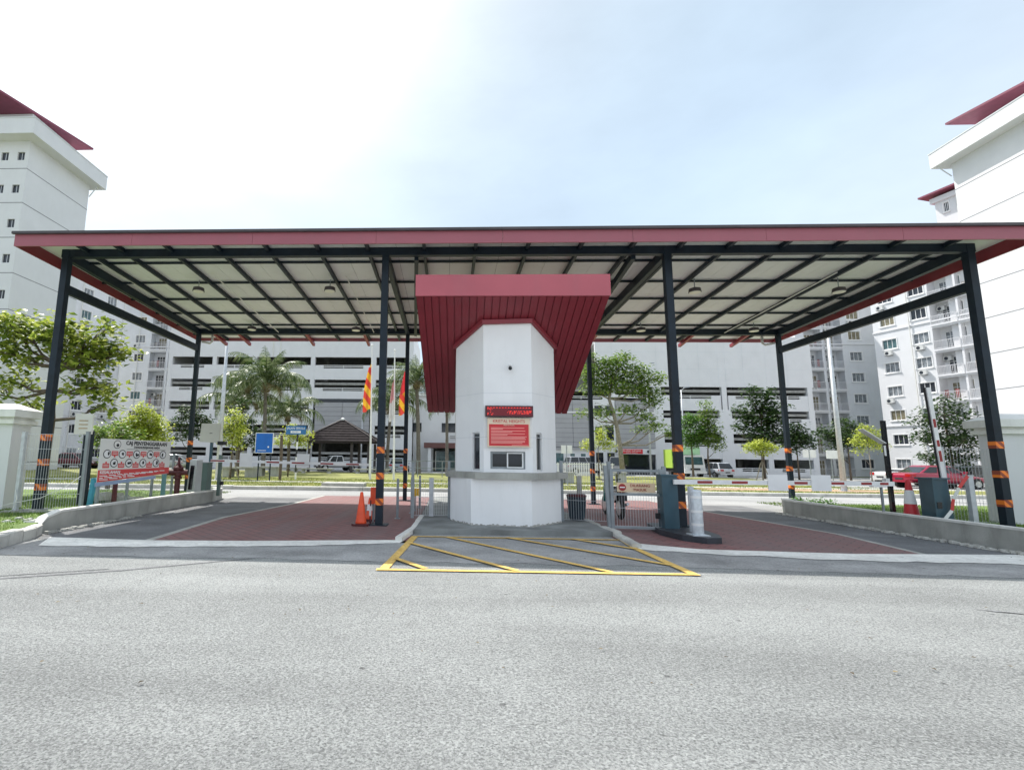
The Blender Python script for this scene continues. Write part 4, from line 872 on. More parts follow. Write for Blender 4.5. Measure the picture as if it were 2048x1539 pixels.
stake('red_pipe', 'maroon pipe post under the middle of the banner', -8.42, 12.75, .95, .06, 'maroon_metal')
stake('teal_pipe', 'grey teal pipe post under the far end of the banner', -8.35, 14.85, 1.0, .065, mat('teal_pole', (.12, .26, .28), .5))
# heap of broken slabs on the lawn
hp = MB(); rh = random.Random(5)
for i in range(9):
    x, y = -9.35+rh.uniform(-.5, .5), 13.9+rh.uniform(-.5, .5); s_ = rh.uniform(.12, .3); z = .2+.03*i*.6
    hp.hexa([(x-s_, y-s_*.6, z), (x+s_, y-s_*.7, z+.02), (x+s_*.9, y+s_, z+.03), (x-s_, y+s_*.8, z), (x-s_, y-s_*.6, z+.1), (x+s_, y-s_*.7, z+.14), (x+s_*.9, y+s_, z+.12), (x-s_, y+s_*.8, z+.11)])
hp.build('slab_heap', 'concrete', label='heap of broken grey brown slabs on the grass behind the left wall', cat='rubble', kind='stuff')
# hydrant pump stand
hy = thing('fire_hydrant', 'dark maroon fire hydrant with side outlets on a stout standpipe by the ticket machine', 'hydrant', (-8.5, 15.9, .2))
b = MB(); b.lathe(-8.5, 15.9, [(.14, .2), (.14, .24), (.085, .26), (.085, .78), (.13, .80), (.13, .85), (.10, .87), (.10, 1.05), (.15, 1.08), (.15, 1.14), (.09, 1.2), (.04, 1.28), (.03, 1.45), (.01, 1.46)], 14); b.build('standpipe', 'maroon_metal', hy, smooth=False)
b = MB(); b.tube([(-8.5, 15.9, .98), (-8.85, 15.75, .98)], [.1, .085], 12); b.tube([(-8.85, 15.75, .98), (-8.92, 15.72, .98)], .115, 12); b.build('outlet', 'maroon_metal', hy)
b = MB(); b.tube([(-8.5, 15.9, .98), (-8.25, 16.0, .98)], [.1, .085], 12); b.build('outlet', 'maroon_metal', hy)
b = MB(); b.tube([(-8.62, 15.88, 1.3), (-8.38, 15.92, 1.3)], .02, 8); b.build('valve_handle', 'maroon_metal', hy)
# ticket machine, barrier and camera pole at the far end of the left wall
tm = thing('ticket_machine', 'pale grey ticket column with dark slot panel at the end of the left wall', 'ticket machine', (-8.15, 16.3, .2))
b = MB(); b.hexa([(-8.33, 16.15, .2), (-8.05, 16.1, .2), (-8.0, 16.45, .2), (-8.28, 16.5, .2), (-8.28, 16.18, 1.38), (-8.03, 16.13, 1.38), (-8.0, 16.45, 1.38), (-8.25, 16.5, 1.38)]); b.build('cabinet', mat('cabinet_grey', (.5, .52, .52), .5, dirt=.2), tm)
b = MB(); b.hexa([(-8.26, 16.12, .45), (-8.13, 16.10, .45), (-8.13, 16.12, .45), (-8.26, 16.14, .45), (-8.23, 16.14, 1.2), (-8.10, 16.12, 1.2), (-8.10, 16.14, 1.2), (-8.23, 16.16, 1.2)]); b.build('slot_panel', 'black_gloss', tm)
tb = thing('barrier_gate', 'green grey barrier machine with lowered striped arm across the left lane', 'barrier', (-7.98, 16.75, .2))
b = MB(); b.box(-8.16, 16.6, .2, -7.90, 16.95, 1.28); b.build('cabinet', mat('cabinet_green', (.10, .16, .15), .5, dirt=.2), tb)
b = MB(); b.box(-8.18, 16.58, 1.28, -7.88, 16.97, 1.31); b.build('lid', 'grey_steel', tb)
boom(tb, (-7.85, 16.7, 1.36), (-2.55, 16.5, 1.30), [(.0, .09), (.17, .25), (.36, .44), (.52, .60), (.70, .78), (.86, .94)], 'arm_white', 'arm_red', .035, .085)
for x in (-6.85, -4.95): b = MB(); b.box(x, 16.62, 1.18, x+.42, 16.63, 1.62); b.build('hanging_plate', 'white_plastic', tb)
pb = thing('camera_pole', 'thin post carrying a big beige square panel above the ticket machine', 'sign post', (-8.05, 17.1, .2))
b = MB(); b.box(-8.09, 17.06, .2, -8.01, 17.14, 2.1); b.build('shaft', 'teal_paint', pb)
b = MB(); b.hexa([(-8.42, 16.95, 1.98), (-7.75, 16.95, 1.95), (-7.75, 17.0, 1.95), (-8.42, 17.0, 1.98), (-8.38, 16.95, 2.6), (-7.71, 16.95, 2.6), (-7.71, 17.0, 2.6), (-8.38, 17.0, 2.6)]); b.build('panel', 'beige_box', pb)
b = MB(); b.box(-8.08, 16.94, 2.26, -7.98, 16.945, 2.28); b.build('label_print', 'print_black', pb)
pc = thing('camera_pole', 'thin green post topped by a dark licence plate camera beside the left barrier', 'camera', (-7.6, 17.0, .2))
b = MB(); b.box(-7.72, 16.97, .2, -7.62, 17.07, 1.55); b.build('shaft', mat('post_green', (.12, .17, .15), .5), pc)
b = MB(); b.box(-7.70, 16.98, 1.55, -7.64, 17.04, 2.1); b.build('white_stem', 'white_plastic', pc)
b = MB(); b.box(-7.72, 16.8, 1.88, -7.50, 17.05, 2.0); b.build('camera_head', 'black_rubber', pc)
b = MB(); b.tube([(-7.56, 16.9, .62), (-7.48, 16.9, .62)], .07, 10); b.build('buzzer', 'black_rubber', pc)
wb = thing('wall_box', 'small cream electrical box with brown print on a dark post by the fence', 'electrical box', (-9.35, 12.9, .2))
b = MB(); b.box(-9.48, 12.85, .2, -9.28, 13.0, 2.1); b.build('shaft', 'steel_navy', wb)
b = MB(); b.box(-9.72, 12.82, 2.02, -9.24, 12.86, 2.55); b.build('case', 'beige_light', wb)
for z in (2.16, 2.26, 2.36): b = MB(); b.box(-9.6, 12.812, z, -9.36, 12.818, z+.02); b.build('print_line', mat('print_brown', (.4, .25, .08), .6), wb)
cb = thing('loose_cable', 'thin pale cable sagging from the fence to the grass at the left', 'cable', (-9, 11.3, .2))
b = MB(); b.tube([(-10.1, 10.8, .24), (-9.6, 11.1, .42), (-9.1, 11.2, .52), (-8.6, 11.3, .78), (-8.47, 11.55, 1.0)], .008, 5); b.build('strand', 'white_pipe', cb)
b = MB(); b.tube([(-9.7, 11.2, .7), (-9.6, 11.15, .5), (-9.62, 11.12, .3), (-9.7, 11.1, .22)], .007, 5); b.build('strand', 'white_pipe', cb)

# ================================================================== BUILDINGS
def facade_pt(A, ang):
    u = Vector((cos(ang), sin(ang), 0)); n = Vector((sin(ang), -cos(ang), 0)); A = Vector((*A, 0))
    return (lambda uu, z, d=0: A+u*uu-n*d+Vector((0, 0, z))), u, n          # d: depth behind the facade
WM = {}
def window_mesh(w, h, mull):
    """white surround with sill, aluminium mullions; local x along the wall, y into the wall, z up; origin bottom left"""
    k = (w, h, mull)
    if k in WM: return WM[k]
    t = .09; b = MB()
    b.box(-t, -.05, -t, w+t, -.002, 0); b.box(-t-.05, -.09, -t-.07, w+t+.05, -.003, -t)          # sill
    b.box(-t, -.04, 0, 0, -.002, h); b.box(w, -.04, 0, w+t, -.002, h); b.box(-t, -.05, h, w+t, -.002, h+t)
    f = .045
    for x in [0]+[w*(i+1)/mull-f/2 for i in range(mull-1)]+[w-f]: b.box(x, .06, 0, x+f, .11, h)
    b.box(f, .065, 0, w-f, .105, f); b.box(f, .065, h-f, w-f, .105, h)
    me = b.mesh('window', 'white_trim'); p = MB(); p.box(.01, .085, .01, w-.01, .09, h-.01)
    WM[k] = (me, [p.mesh('pane', m) for m in ('pane_curtain', 'pane_dark', 'pane_teal', 'pane_tan')]); return WM[k]
ac_b = MB(); ac_b.box(0, -.36, 0, .8, -.06, .52); AC = ac_b.mesh('air_conditioner', mat('ac_grey', (.62, .63, .62), .5, dirt=.3))
ac_f = MB(); ac_f.tube([(.3, -.365, .26), (.3, -.37, .26)], .2, 14); ac_f.box(.05, -.36, -.06, .1, 0, 0); ac_f.box(.7, -.36, -.06, .75, 0, 0); ACF = ac_f.mesh('fan_grille', 'pane_dark')
rw = random.Random(21)
def put_ac(root, pt, ang, u_, z):
    a = place(AC, 'air_conditioner', root, pt(u_, z), ang); place(ACF, 'fan_grille', a)
def put_window(root, pt, ang, u_, z, w, h, mull=3):
    me, ps = window_mesh(w, h, mull); o = place(me, 'window', root, pt(u_, z), ang)
    place(ps[rw.choice([0, 0, 0, 1, 1, 2, 3])], 'pane', o); return o
def wall(root, A, ang, L_, z0, z1, ops, m='white_wall', th=.22, name='wall'):
    B = (A[0]+cos(ang)*L_, A[1]+sin(ang)*L_)
    return wallpanel(root, A, B, z0, z1, ops, name, m, th)
def grooves(root, pt, L_, zs, m='window_dark'):
    for z in zs: 
        b = MB(); b.hexa([pt(0, z, -.012), pt(L_, z, -.012), pt(L_, z, .01), pt(0, z, .01), pt(0, z+.055, -.012), pt(L_, z+.055, -.012), pt(L_, z+.055, .01), pt(0, z+.055, .01)]); b.build('groove', mat('groove_grey', (.22, .22, .24), .8), root)
RAILM = {}
def rail_mesh(w, h=1.0):
    k = (round(w, 2), h)
    if k in RAILM: return RAILM[k]
    b = MB(); b.box(0, -.03, h-.05, w, .03, h); b.box(0, -.02, .08, w, .02, .12); n = int(w/.14)
    for i in range(n+1): x = min(w*i/n, w-.025); b.box(x, -.012, .12, x+.025, .012, h-.05)
    for x in (0, w-.05): b.box(x, -.03, 0, x+.05, .03, h)
    RAILM[k] = b.mesh('railing', mat('rail_white', (.7, .7, .72), .5)); return RAILM[k]
DOORM = {}
def door_mesh(w, h, dark):
    k = (w, h, dark)
    if k in DOORM: return DOORM[k]
    b = MB(); f = .05; n = 4
    for i in range(n+1): x = min(i*w/n, w-f); b.box(x, -.03, 0, x+f, .03, h)
    b.box(0, -.03, h-f, w, .03, h); b.box(0, -.03, h*.72, w, .03, h*.72+f)
    p = MB(); p.box(.01, -.005, .01, w-.01, .005, h-.01)
    DOORM[k] = (b.mesh('balcony_door', 'white_trim'), p.mesh('pane', ('pane_tan', 'pane_dark', 'pane_curtain')[dark])); return DOORM[k]
def balcony(root, pt, ang, u0_, u1_, zf, depth=1.3, proj=.15, door=True, ac=False, wallm='grey_wall', dark=0):
    """recess is cut in the wall; this adds its inner walls, slab, railing and door. zf: floor level"""
    H = 2.62; w = u1_-u0_
    b = MB(); q = lambda a, z, d: pt(a, z, d)
    b.quad(q(u0_, zf, depth), q(u1_, zf, depth), q(u1_, zf+H, depth), q(u0_, zf+H, depth))
    b.quad(q(u0_, zf, .2), q(u0_, zf, depth), q(u0_, zf+H, depth), q(u0_, zf+H, .2)); b.quad(q(u1_, zf, depth), q(u1_, zf, .2), q(u1_, zf+H, .2), q(u1_, zf+H, depth))
    b.quad(q(u0_, zf+H, depth), q(u1_, zf+H, depth), q(u1_, zf+H, .2), q(u0_, zf+H, .2))
    b.build('recess', wallm, root)
    b = MB(); b.hexa([q(u0_-.05, zf-.2, -proj), q(u1_+.05, zf-.2, -proj), q(u1_+.05, zf-.2, depth), q(u0_-.05, zf-.2, depth), q(u0_-.05, zf, -proj), q(u1_+.05, zf, -proj), q(u1_+.05, zf, depth), q(u0_-.05, zf, depth)]); sl = b.build('balcony_slab', 'white_wall', root)
    r_ = place(rail_mesh(w), 'railing', root, q(u0_, zf, -proj+.06), ang)
    if door:
        me, pm = door_mesh(1.7 if w > 2.3 else 1.1, 2.1, dark); d = place(me, 'balcony_door', root, q(u0_+(w-1.7)*.6 if w > 2.3 else u0_+.5, zf, depth-.04), ang); place(pm, 'pane', d)
    if ac: put_ac(root, lambda a, z: q(a, z, depth), ang, u0_+.1, zf+1.7)
    if rw.random() < .35:                                   # washing on the balcony
        for k in range(3):
            b = MB(); x = u0_+.3+rw.random()*(w-1); b.hexa([q(x, zf+.25, .1), q(x+.35, zf+.25, .1), q(x+.35, zf+.25, .14), q(x, zf+.25, .14), q(x, zf+1.2, .1), q(x+.35, zf+1.2, .1), q(x+.35, zf+1.2, .14), q(x, zf+1.2, .14)])
            b.build('laundry', rw.choice([mat('cloth_dark', (.05, .05, .07), .9), mat('cloth_red', (.3, .08, .08), .9), mat('cloth_grey', (.4, .38, .36), .9)]), root)

# ---- tower at the left edge
tL = thing('apartment_tower', 'tall white apartment tower with small square windows at the left edge', 'building', (-46, 42, 0))
def tower(root, x0, x1, y0, y1, H, wins, side):
    flo = [H-2.5-3*k for k in range(10) if H-2.5-3*k > 0]
    f = []
    if wins is not None:
        ops = [(x-x0, x-x0+.62, z-.42, z+.30) for x, z in wins]
        o, pt, u, n, L_ = wall(root, (x0, y0), 0, x1-x0, 0, H, ops)
        for a in ops:
            b = MB(); b.hexa([pt(a[0], a[2], .12), pt(a[1], a[2], .12), pt(a[1], a[2], .15), pt(a[0], a[2], .15), pt(a[0], a[3], .12), pt(a[1], a[3], .12), pt(a[1], a[3], .15), pt(a[0], a[3], .15)]); w = b.build('window', 'pane_dark', root)
            b = MB(); m_ = (a[0]+a[1])/2; b.hexa([pt(m_-.02, a[2], .10), pt(m_+.02, a[2], .10), pt(m_+.02, a[2], .119), pt(m_-.02, a[2], .119), pt(m_-.02, a[3], .10), pt(m_+.02, a[3], .10), pt(m_+.02, a[3], .119), pt(m_-.02, a[3], .119)]); b.build('mullion', 'alu', w)
        grooves(root, pt, L_, flo)
    else: o, pt, u, n, L_ = wall(root, (x0, y0), 0, x1-x0, 0, H, [])
    ang = pi/2 if side > 0 else -pi/2
    A = (x1, y0) if side > 0 else (x0, y1)
    o, pt, u, n, L_ = wall(root, A, ang, y1-y0, 0, H, []); grooves(root, pt, L_, flo)
    b = MB(); b.box(x0+.3, y0+.3, 0, x1-.3, y1-.02, H-.02); b.build('core', 'white_wall', root)
    e = 1.1
    b = MB(); b.prism([(x0-e, y0-1.05), (x1+e, y0-1.05), (x1+e, y1+.8), (x0-e, y1+.8)], H, H+1.35); b.build('parapet', 'white_wall', root)
    b = MB(); b.prism([(x0-e-.04, y0-1.09), (x1+e+.04, y0-1.09), (x1+e+.04, y1+.84), (x0-e-.04, y1+.84)], H+1.35, H+1.43); b.build('coping', 'grey_wall', root)
tower(tL, -58, -35, 37.5, 44.6, 27.3, [(-37.35, 26.0), (-35.95, 26.0), (-37.4, 23.1), (-36.05, 23.1), (-36.05, 20.1), (-36.05, 17.1), (-36.05, 14.1), (-36.05, 11.1), (-36.05, 8.1)], 1)
def hip_roof(root, x0, x1, y0, y1, z, rise, m='maroon_roof', sh=(0, 0)):
    cy = (y0+y1)/2; b = MB(); d = (y1-y0)/2
    b.add([(x0+sh[0], y0, z), (x1+sh[1], y0, z), (x1, y1, z), (x0, y1, z), (x0+d, cy, z+rise), (x1-d, cy, z+rise), (x0+sh[0], y0, z-.18), (x1+sh[1], y0, z-.18), (x1, y1, z-.18), (x0, y1, z-.18)],
          [(0, 1, 5, 4), (1, 2, 5), (2, 3, 4, 5), (3, 0, 4), (0, 6, 7, 1), (1, 7, 8, 2), (2, 8, 9, 3), (3, 9, 6, 0), (9, 8, 7, 6)])
    return b.build('roof', m, root)
b = MB(); b.box(-56, 39, 28.6, -36.5, 43.4, 30.9); b.build('roof_room', 'white_wall', tL)
hip_roof(tL, -58, -34.85, 34.8, 44.35, 31.1, 2.0, sh=(0, -2.6))
b = MB(); b.tube([(-34.98, 44.65, 26.2), (-34.3, 44.65, 27.2)], .05, 6); b.build('rain_pipe', 'grey_wall', tL)
tR = thing('apartment_tower', 'tall white apartment tower rising out of frame at the right edge', 'building', (56, 35, 0))
tower(tR, 44.8, 68, 26, 44.6, 28.3, None, -1)
b = MB(); b.box(46.2, 30, 29.6, 66, 43.3, 31.4); b.build('roof_room', 'white_wall', tR)
hip_roof(tR, 43.75, 68, 27, 43.6, 31.6, 2.0, sh=(4.2, 0))
b = MB(); b.tube([(44.78, 44.7, 27.2), (43.9, 44.9, 28.2)], .05, 6); b.build('rain_pipe', 'grey_wall', tR)

# ---- wing behind the left tower, facing the garden
def wing(name, label, A, ang, L_, H, cols, balc, m='white_wall', depth=12, base=0, ac_p=.35, belts=(6.35, 18.4), recess=None, nf=9):
    root = thing(name, label, 'building', (*A, 0)); fl = [k*3.0 for k in range(nf)]
    ops = []; wins = []; bal = []
    for f in fl:
        for (u_, w, h) in cols: ops.append((u_, u_+w, f+1.15, f+1.15+h)); wins.append((u_, f+1.15, w, h))
        for (u_, w) in balc:
            if f+3 < H: ops.append((u_, u_+w, f+.05, f+2.65)); bal.append((u_, w, f+.05))
    ops = [o for o in ops if o[3] < H-.1]
    o, pt, u, n, L2 = wall(root, A, ang, L_, 0, H, ops, m)
    for (u_, z, w, h) in wins:
        if z+h < H-.1:
            put_window(root, pt, ang, u_, z, w, h)
            if rw.random() < ac_p: put_ac(root, pt, ang, u_+rw.choice([-.1, .3]), z-.85)
    for (u_, w, z) in bal: balcony(root, pt, ang, u_, u_+w, z, ac=rw.random() < .4, wallm=m, dark=rw.choice([0, 1, 2]))
    for zb in belts:
        b = MB(); b.hexa([pt(-.05, zb, -.10), pt(L_, zb, -.10), pt(L_, zb, -.003), pt(-.05, zb, -.003), pt(-.05, zb+.16, -.10), pt(L_, zb+.16, -.10), pt(L_, zb+.16, -.003), pt(-.05, zb+.16, -.003)]); b.build('belt_course', 'white_wall', root)
    for a in (L_-.25, L_*.36):
        b = MB(); b.tube([pt(a, .2, -.16), pt(a, H, -.16)], .055, 6); b.build('downpipe', 'white_pipe', root)
    q = lambda a, d: tuple(pt(a, 0, d))[:2]
    b = MB(); b.prism([q(.05, 1.6), q(L_-.05, 1.6), q(L_-.05, depth), q(.05, depth)], 0, H-.05); b.build('core', m, root)
    for a0, a1 in ((0, .05), (L_-.05, L_)): b = MB(); b.prism([q(a0, .003), q(a1, .003), q(a1, depth), q(a0, depth)], 0, H); b.build('end_wall', m, root)
    b = MB(); b.prism([q(-.3, -.3), q(L_+.3, -.3), q(L_+.3, depth), q(-.3, depth)], H, H+.6); b.build('parapet', 'white_wall', root)
    b = MB(); b.prism([q(-1, -1), q(L_+1, -1), q(L_+1, depth+1), q(-1, depth+1)], H+.9, H+1.1); b.build('roof', 'maroon_roof', root)
    return root, pt
aw = math.atan2(9.0, 2.1)
wing('apartment_wing', 'white apartment wing with columns of windows and balconies behind the left tree', (-49.0, 58.6), aw, 10.6, 26.5,
     [(3.9, 1.5, 1.15), (7.6, 1.5, 1.15)], [(.7, 2.3)])
wing('apartment_wing', 'pale projecting stair bay of the left apartments beside the left tower', (-50.2, 55.2), aw, 3.2, 26.5, [], [])
# rear block left; shade of its front put into the grey wall colour
wing('apartment_block', 'shaded grey apartment block with balconies left of the car park building', (-53.2, 76.8), 0, 11.4, 26.8,
     [(3.45, 1.55, 1.2)], [(6.0, 2.6), (9.0, 1.3)], 'grey_wall', ac_p=.15)
# right wing facing the garden (far corner first)
awr = math.atan2(-9.0, 2.6)
wing('apartment_wing', 'white apartment wing with window columns and balconies behind the right corner post', (55.2, 67.6), awr, 11.5, 27.2,
     [(.9, 1.6, 1.2), (4.3, 1.6, 1.2)], [(6.3, 2.5), (9.0, 2.2)], ac_p=.45)
wing('apartment_wing', 'taller white stair tower with maroon roof peeping out beside the right tower', (57.9, 60.2), awr, 6.0, 32.6, [(.8, .5, 1.1), (2.2, .5, 1.1)], [], nf=11, ac_p=0, belts=(29.0,))
wing('apartment_block', 'shaded grey apartment block with stacked balconies right of the car park building', (49.3, 73.6), 0, 11.5, 27.0,
     [(7.3, 1.65, 1.2)], [(1.2, 2.35), (3.9, 2.45)], 'grey_wall', ac_p=.15)  # grey wall colour carries the shade of this front too

# ---- multi storey car park
gp_ = thing('car_park_building', 'long white multi storey car park with open decks behind the garden', 'building', (4, 66, 0))
GY = 66.0
def bx(nm, m, x0, x1, y0, y1, z0, z1, par=gp_): b = MB(); b.box(x0, y0, z0, x1, y1, z1); return b.build(nm, m, par)
def railing(x0, x1, z, par=gp_):
    b = MB()
    for dz in (.16, .36): b.box(x0, GY+.08, z+dz, x1, GY+.13, z+dz+.07)
    for x in (x0, (x0+x1)/2-.03, x1-.06): b.box(x, GY+.075, z, x+.06, GY+.135, z+.43)
    b.build('rail', 'white_trim', par)
def bay(x0, x1, soff, pitch, k, base=False):
    """one opening: spandrel with raised ends and two white rails in the dipped middle. soff: underside of the beam above"""
    zt = soff-1.08; zm = soff-1.5; zb = 0 if base else soff-pitch
    e = min(1.1, (x1-x0)*.2)
    b = MB(); b.box(x0, GY, zb, x1, GY+.22, zm); b.box(x0, GY, zm, x0+e, GY+.22, zt); b.box(x1-e, GY, zm, x1, GY+.22, zt); b.build('spandrel', 'white_wall', gp_)
    railing(x0+e, x1-e, zm)
def decks(x0, x1, zs, par=gp_):
    for z in zs: bx('deck', 'garage_floor', x0, x1, GY+.23, GY+16, z-.32, z-.02)
# left section
LX = [-37.6, -31.5, -26.0, -18.1, -9.9, -5.0]; LS = [2.68, 5.70, 8.74, 11.76, 14.78]
for i, x in enumerate(LX): bx('column', 'white_wall', x-.28, x+.28, GY-.03, GY+.5, 0, 14.78)
for k, s_ in enumerate(LS):
    for i in range(len(LX)-1):
        x0, x1 = LX[i]+.28, LX[i+1]-.28
        if 1 <= k <= 2 and i == 3: continue
        bay(x0, x1, s_, 3.02, k, k == 0)
decks(-37.3, -5.1, [2.0+.3, 5.3, 8.35, 11.4])
bx('upper_wall', 'white_wall', -37.9, -4.7, GY-.03, GY+.25, 14.78, 19.2)
bx('back_wall', 'garage_floor', -37.6, -5.0, GY+16, GY+16.3, 0, 19)
bx('end_wall', 'white_wall', -37.88, -37.6, GY+.5, GY+16, 0, 19); bx('end_wall', 'white_wall', -5.0, -4.72, GY+.5, GY+16, 9.6, 19); bx('roof_deck', 'garage_floor', -37.6, -5.0, GY+.26, GY+16, 18.2, 18.5)
for x in LX[1:-1]:
    for y in (GY+7.5,): bx('inner_column', 'garage_floor', x-.25, x+.25, y, y+.5, 0, 18.2)
for x in (-23.6, -22.6): bx('downpipe', 'white_pipe', x, x+.1, GY-.14, GY-.035, 14.9, 19)
for x in range(-36, -6, 6): bx('panel_joint', 'grey_wall', x, x+.05, GY-.04, GY-.031, 14.9, 19.1)
def cladding(x0, x1, z0, z1, y=GY-.18, step=.6, cells=1):
    n = int((z1-z0)/step)
    for i in range(n):
        for c in range(cells):
            w = (x1-x0)/cells; bx('cladding_panel', 'cladding', x0+w*c+.02, x0+w*(c+1)-.02, y-rw.uniform(0, .012), y+.12, z0+i*step+.025, z0+(i+1)*step)
    bx('cladding_backing', 'window_dark', x0, x1, y+.121, y+.15, z0, z1)
cladding(-17.5, -10.3, 3.9, 9.2, cells=2)
# centre section
bx('centre_wall', 'white_wall', -4.7, 12.9, GY+2.0, GY+2.3, 3.4, 9.9)
bx('centre_wall', 'white_wall', -4.7, -2.0, GY+2.0, GY+2.3, 0, 3.4); bx('centre_wall', 'white_wall', 1.6, 12.9, GY+2.0, GY+2.3, 0, 3.4)
for x0, x1, z0, z1 in ((-5.0, -3.6, 5.1, 6.3), (-.9, 6, 5.1, 6.3), (7, 12, 5.1, 6.3)):
    w = bx('strip_window', 'pane_dark', x0, x1, GY+1.94, GY+1.99, z0, z1)
bx('louvre', 'cladding', .2, 5, GY+1.9, GY+1.98, 4.3, 4.4); bx('louvre', 'cladding', .2, 5, GY+1.9, GY+1.98, 4.55, 4.65)
bx('entrance_glazing', 'pane_teal', -1.7, 1.5, GY+1.6, GY+1.7, .1, 2.6)
for x in (-1.7, -.1, 1.4): bx('glazing_frame', 'alu', x, x+.08, GY+1.55, GY+1.6, .1, 2.6)
bx('porch_roof', mat('porch_brown', (.14, .06, .055), .6, var=.1), -3.1, 3.4, GY-1.2, GY+1.5, 2.95, 3.6)
for x in (-2.6, 2.9): bx('porch_column', 'white_wall', x, x+.4, GY-1.0, GY-.6, 0, 2.95)
bx('centre_roof', 'white_trim', -4.7, 12.9, GY+1.6, GY+14, 9.9, 10.3); bx('back_wall', 'grey_wall', -4.7, 12.9, GY+14, GY+14.3, 0, 9.9)
# right section
RS = [2.08, 5.10, 8.22, 11.12]; RXC = [21.1, 26.6, 34.9, 40.0, 45.4]
bx('upper_wall', 'white_wall', 18.9, 45.9, GY-.03, GY+.25, 11.12, 17.6)
for z in (13.4, 15.6): bx('panel_joint', 'grey_wall', 18.95, 45.8, GY-.04, GY-.031, z, z+.05)
for x in (21, 23.6, 26.6, 29.2, 31.9, 34.3, 35.2, 37.4, 40.2, 42.8): bx('panel_joint', 'grey_wall', x, x+.05, GY-.042, GY-.032, 11.3, 17.5)
for i, x in enumerate(RXC):
    for z0, z1, w in ((0, 8.22, (.3, .6, .75, .3, .35)[i]), (8.22, 11.12, (.3, .45, .3, .28, .3)[i])): bx('column', 'white_wall', x-w, x+w, GY-.03, GY+.5, z0, z1)
for k, s_ in enumerate(RS):
    for i in range(1, len(RXC)-1): bay(RXC[i]+(.6, .75, .3)[i-1]*(1 if k < 3 else .6), RXC[i+1]-(.75, .3, .35)[i-1]*(1 if k < 3 else .6), s_, 3.03, k, k == 0)
bay(21.4, 26.0, RS[3], 1.4, 3); bay(13.2, 20.8, RS[3]-.2, 1.5, 3)
decks(12.9, 45.4, [4.7-3.0+.1, 4.75, 7.8, 10.8][1:])
bx('back_wall', 'garage_floor', 12.9, 45.6, GY+16, GY+16.3, 0, 17.5); bx('end_wall', 'white_wall', 45.6, 45.88, GY+.5, GY+16, 0, 17.6); bx('end_wall', 'white_wall', 12.9, 13.15, GY+.25, GY+16, 0, 10.9)
bx('roof_deck', 'garage_floor', 19, 45.6, GY+.26, GY+16, 16.8, 17.1)
for x in (26.6, 34.9, 40): bx('inner_column', 'garage_floor', x-.25, x+.25, GY+7, GY+7.5, 0, 16.8)
bx('pier_wall', 'white_wall', 18.4, 21.1, GY-.08, GY+.2, 0, 9.4)
for z0, z1 in ((1.0, 2.65), (4.2, 5.9), (7.3, 8.6)):
    for x in (18.6, 20.0): bx('opening', 'window_dark', x, x+.9, GY-.1, GY-.081, z0, z1)
cladding(13.3, 18.3, 3.3, 9.3, cells=2); cladding(21.2, 26.0, 3.25, 9.4, cells=2)
bx('light_band', 'white_trim', 13.3, 18.3, GY-.22, GY-.2, 7.65, 7.8); bx('light_band', 'white_trim', 21.2, 26.0, GY-.22, GY-.2, 7.65, 7.8)
bx('ground_wall', 'white_wall', 13.2, 18.4, GY-.05, GY+.2, 0, 3.0); bx('eave_strip', 'cladding', 13.2, 18.4, GY-.3, GY+.2, 3.0, 3.25)
for x, w, z0, z1 in ((13.6, .95, 1.25, 2.55), (15.4, .55, 1.9, 2.5), (16.7, .6, 1.9, 2.5)):
    f_ = bx('window', 'white_trim', x-.07, x+w+.07, GY-.09, GY-.055, z0-.07, z1+.07); bx('pane', 'pane_teal', x, x+w, GY-.11, GY-.091, z0, z1, f_)
bx('entry_lintel', 'white_wall', 21.1, 26.0, GY-.3, GY+.2, 2.5, 3.2); bx('dark_entry', 'window_dark', 21.2, 26.0, GY+.3, GY+.4, 0, 2.5)  # dark sheet in the open garage entry, its shade put into the colour
sg = thing('car_park_sign', 'small red sign with white writing over the car park entrance', 'sign', (22.9, 65.6, 2.5))
bx('panel', 'sign_red', 21.6, 24.3, GY-.36, GY-.31, 2.58, 3.12, sg); text('SELAMAT DATANG', .26, 'print_white', sg, (22.95, GY-.365, 2.92), (pi/2, 0, 0)); text('KRISTAL HEIGHTS', .18, 'print_white', sg, (22.95, GY-.365, 2.69), (pi/2, 0, 0))
for x in (20.95, 24.9): 
    b = MB(); b.disc((x+.1, GY-.36, 2.85), (0, 1, 0), .18, 16, .02); b.build('round_plate', 'print_black', sg)

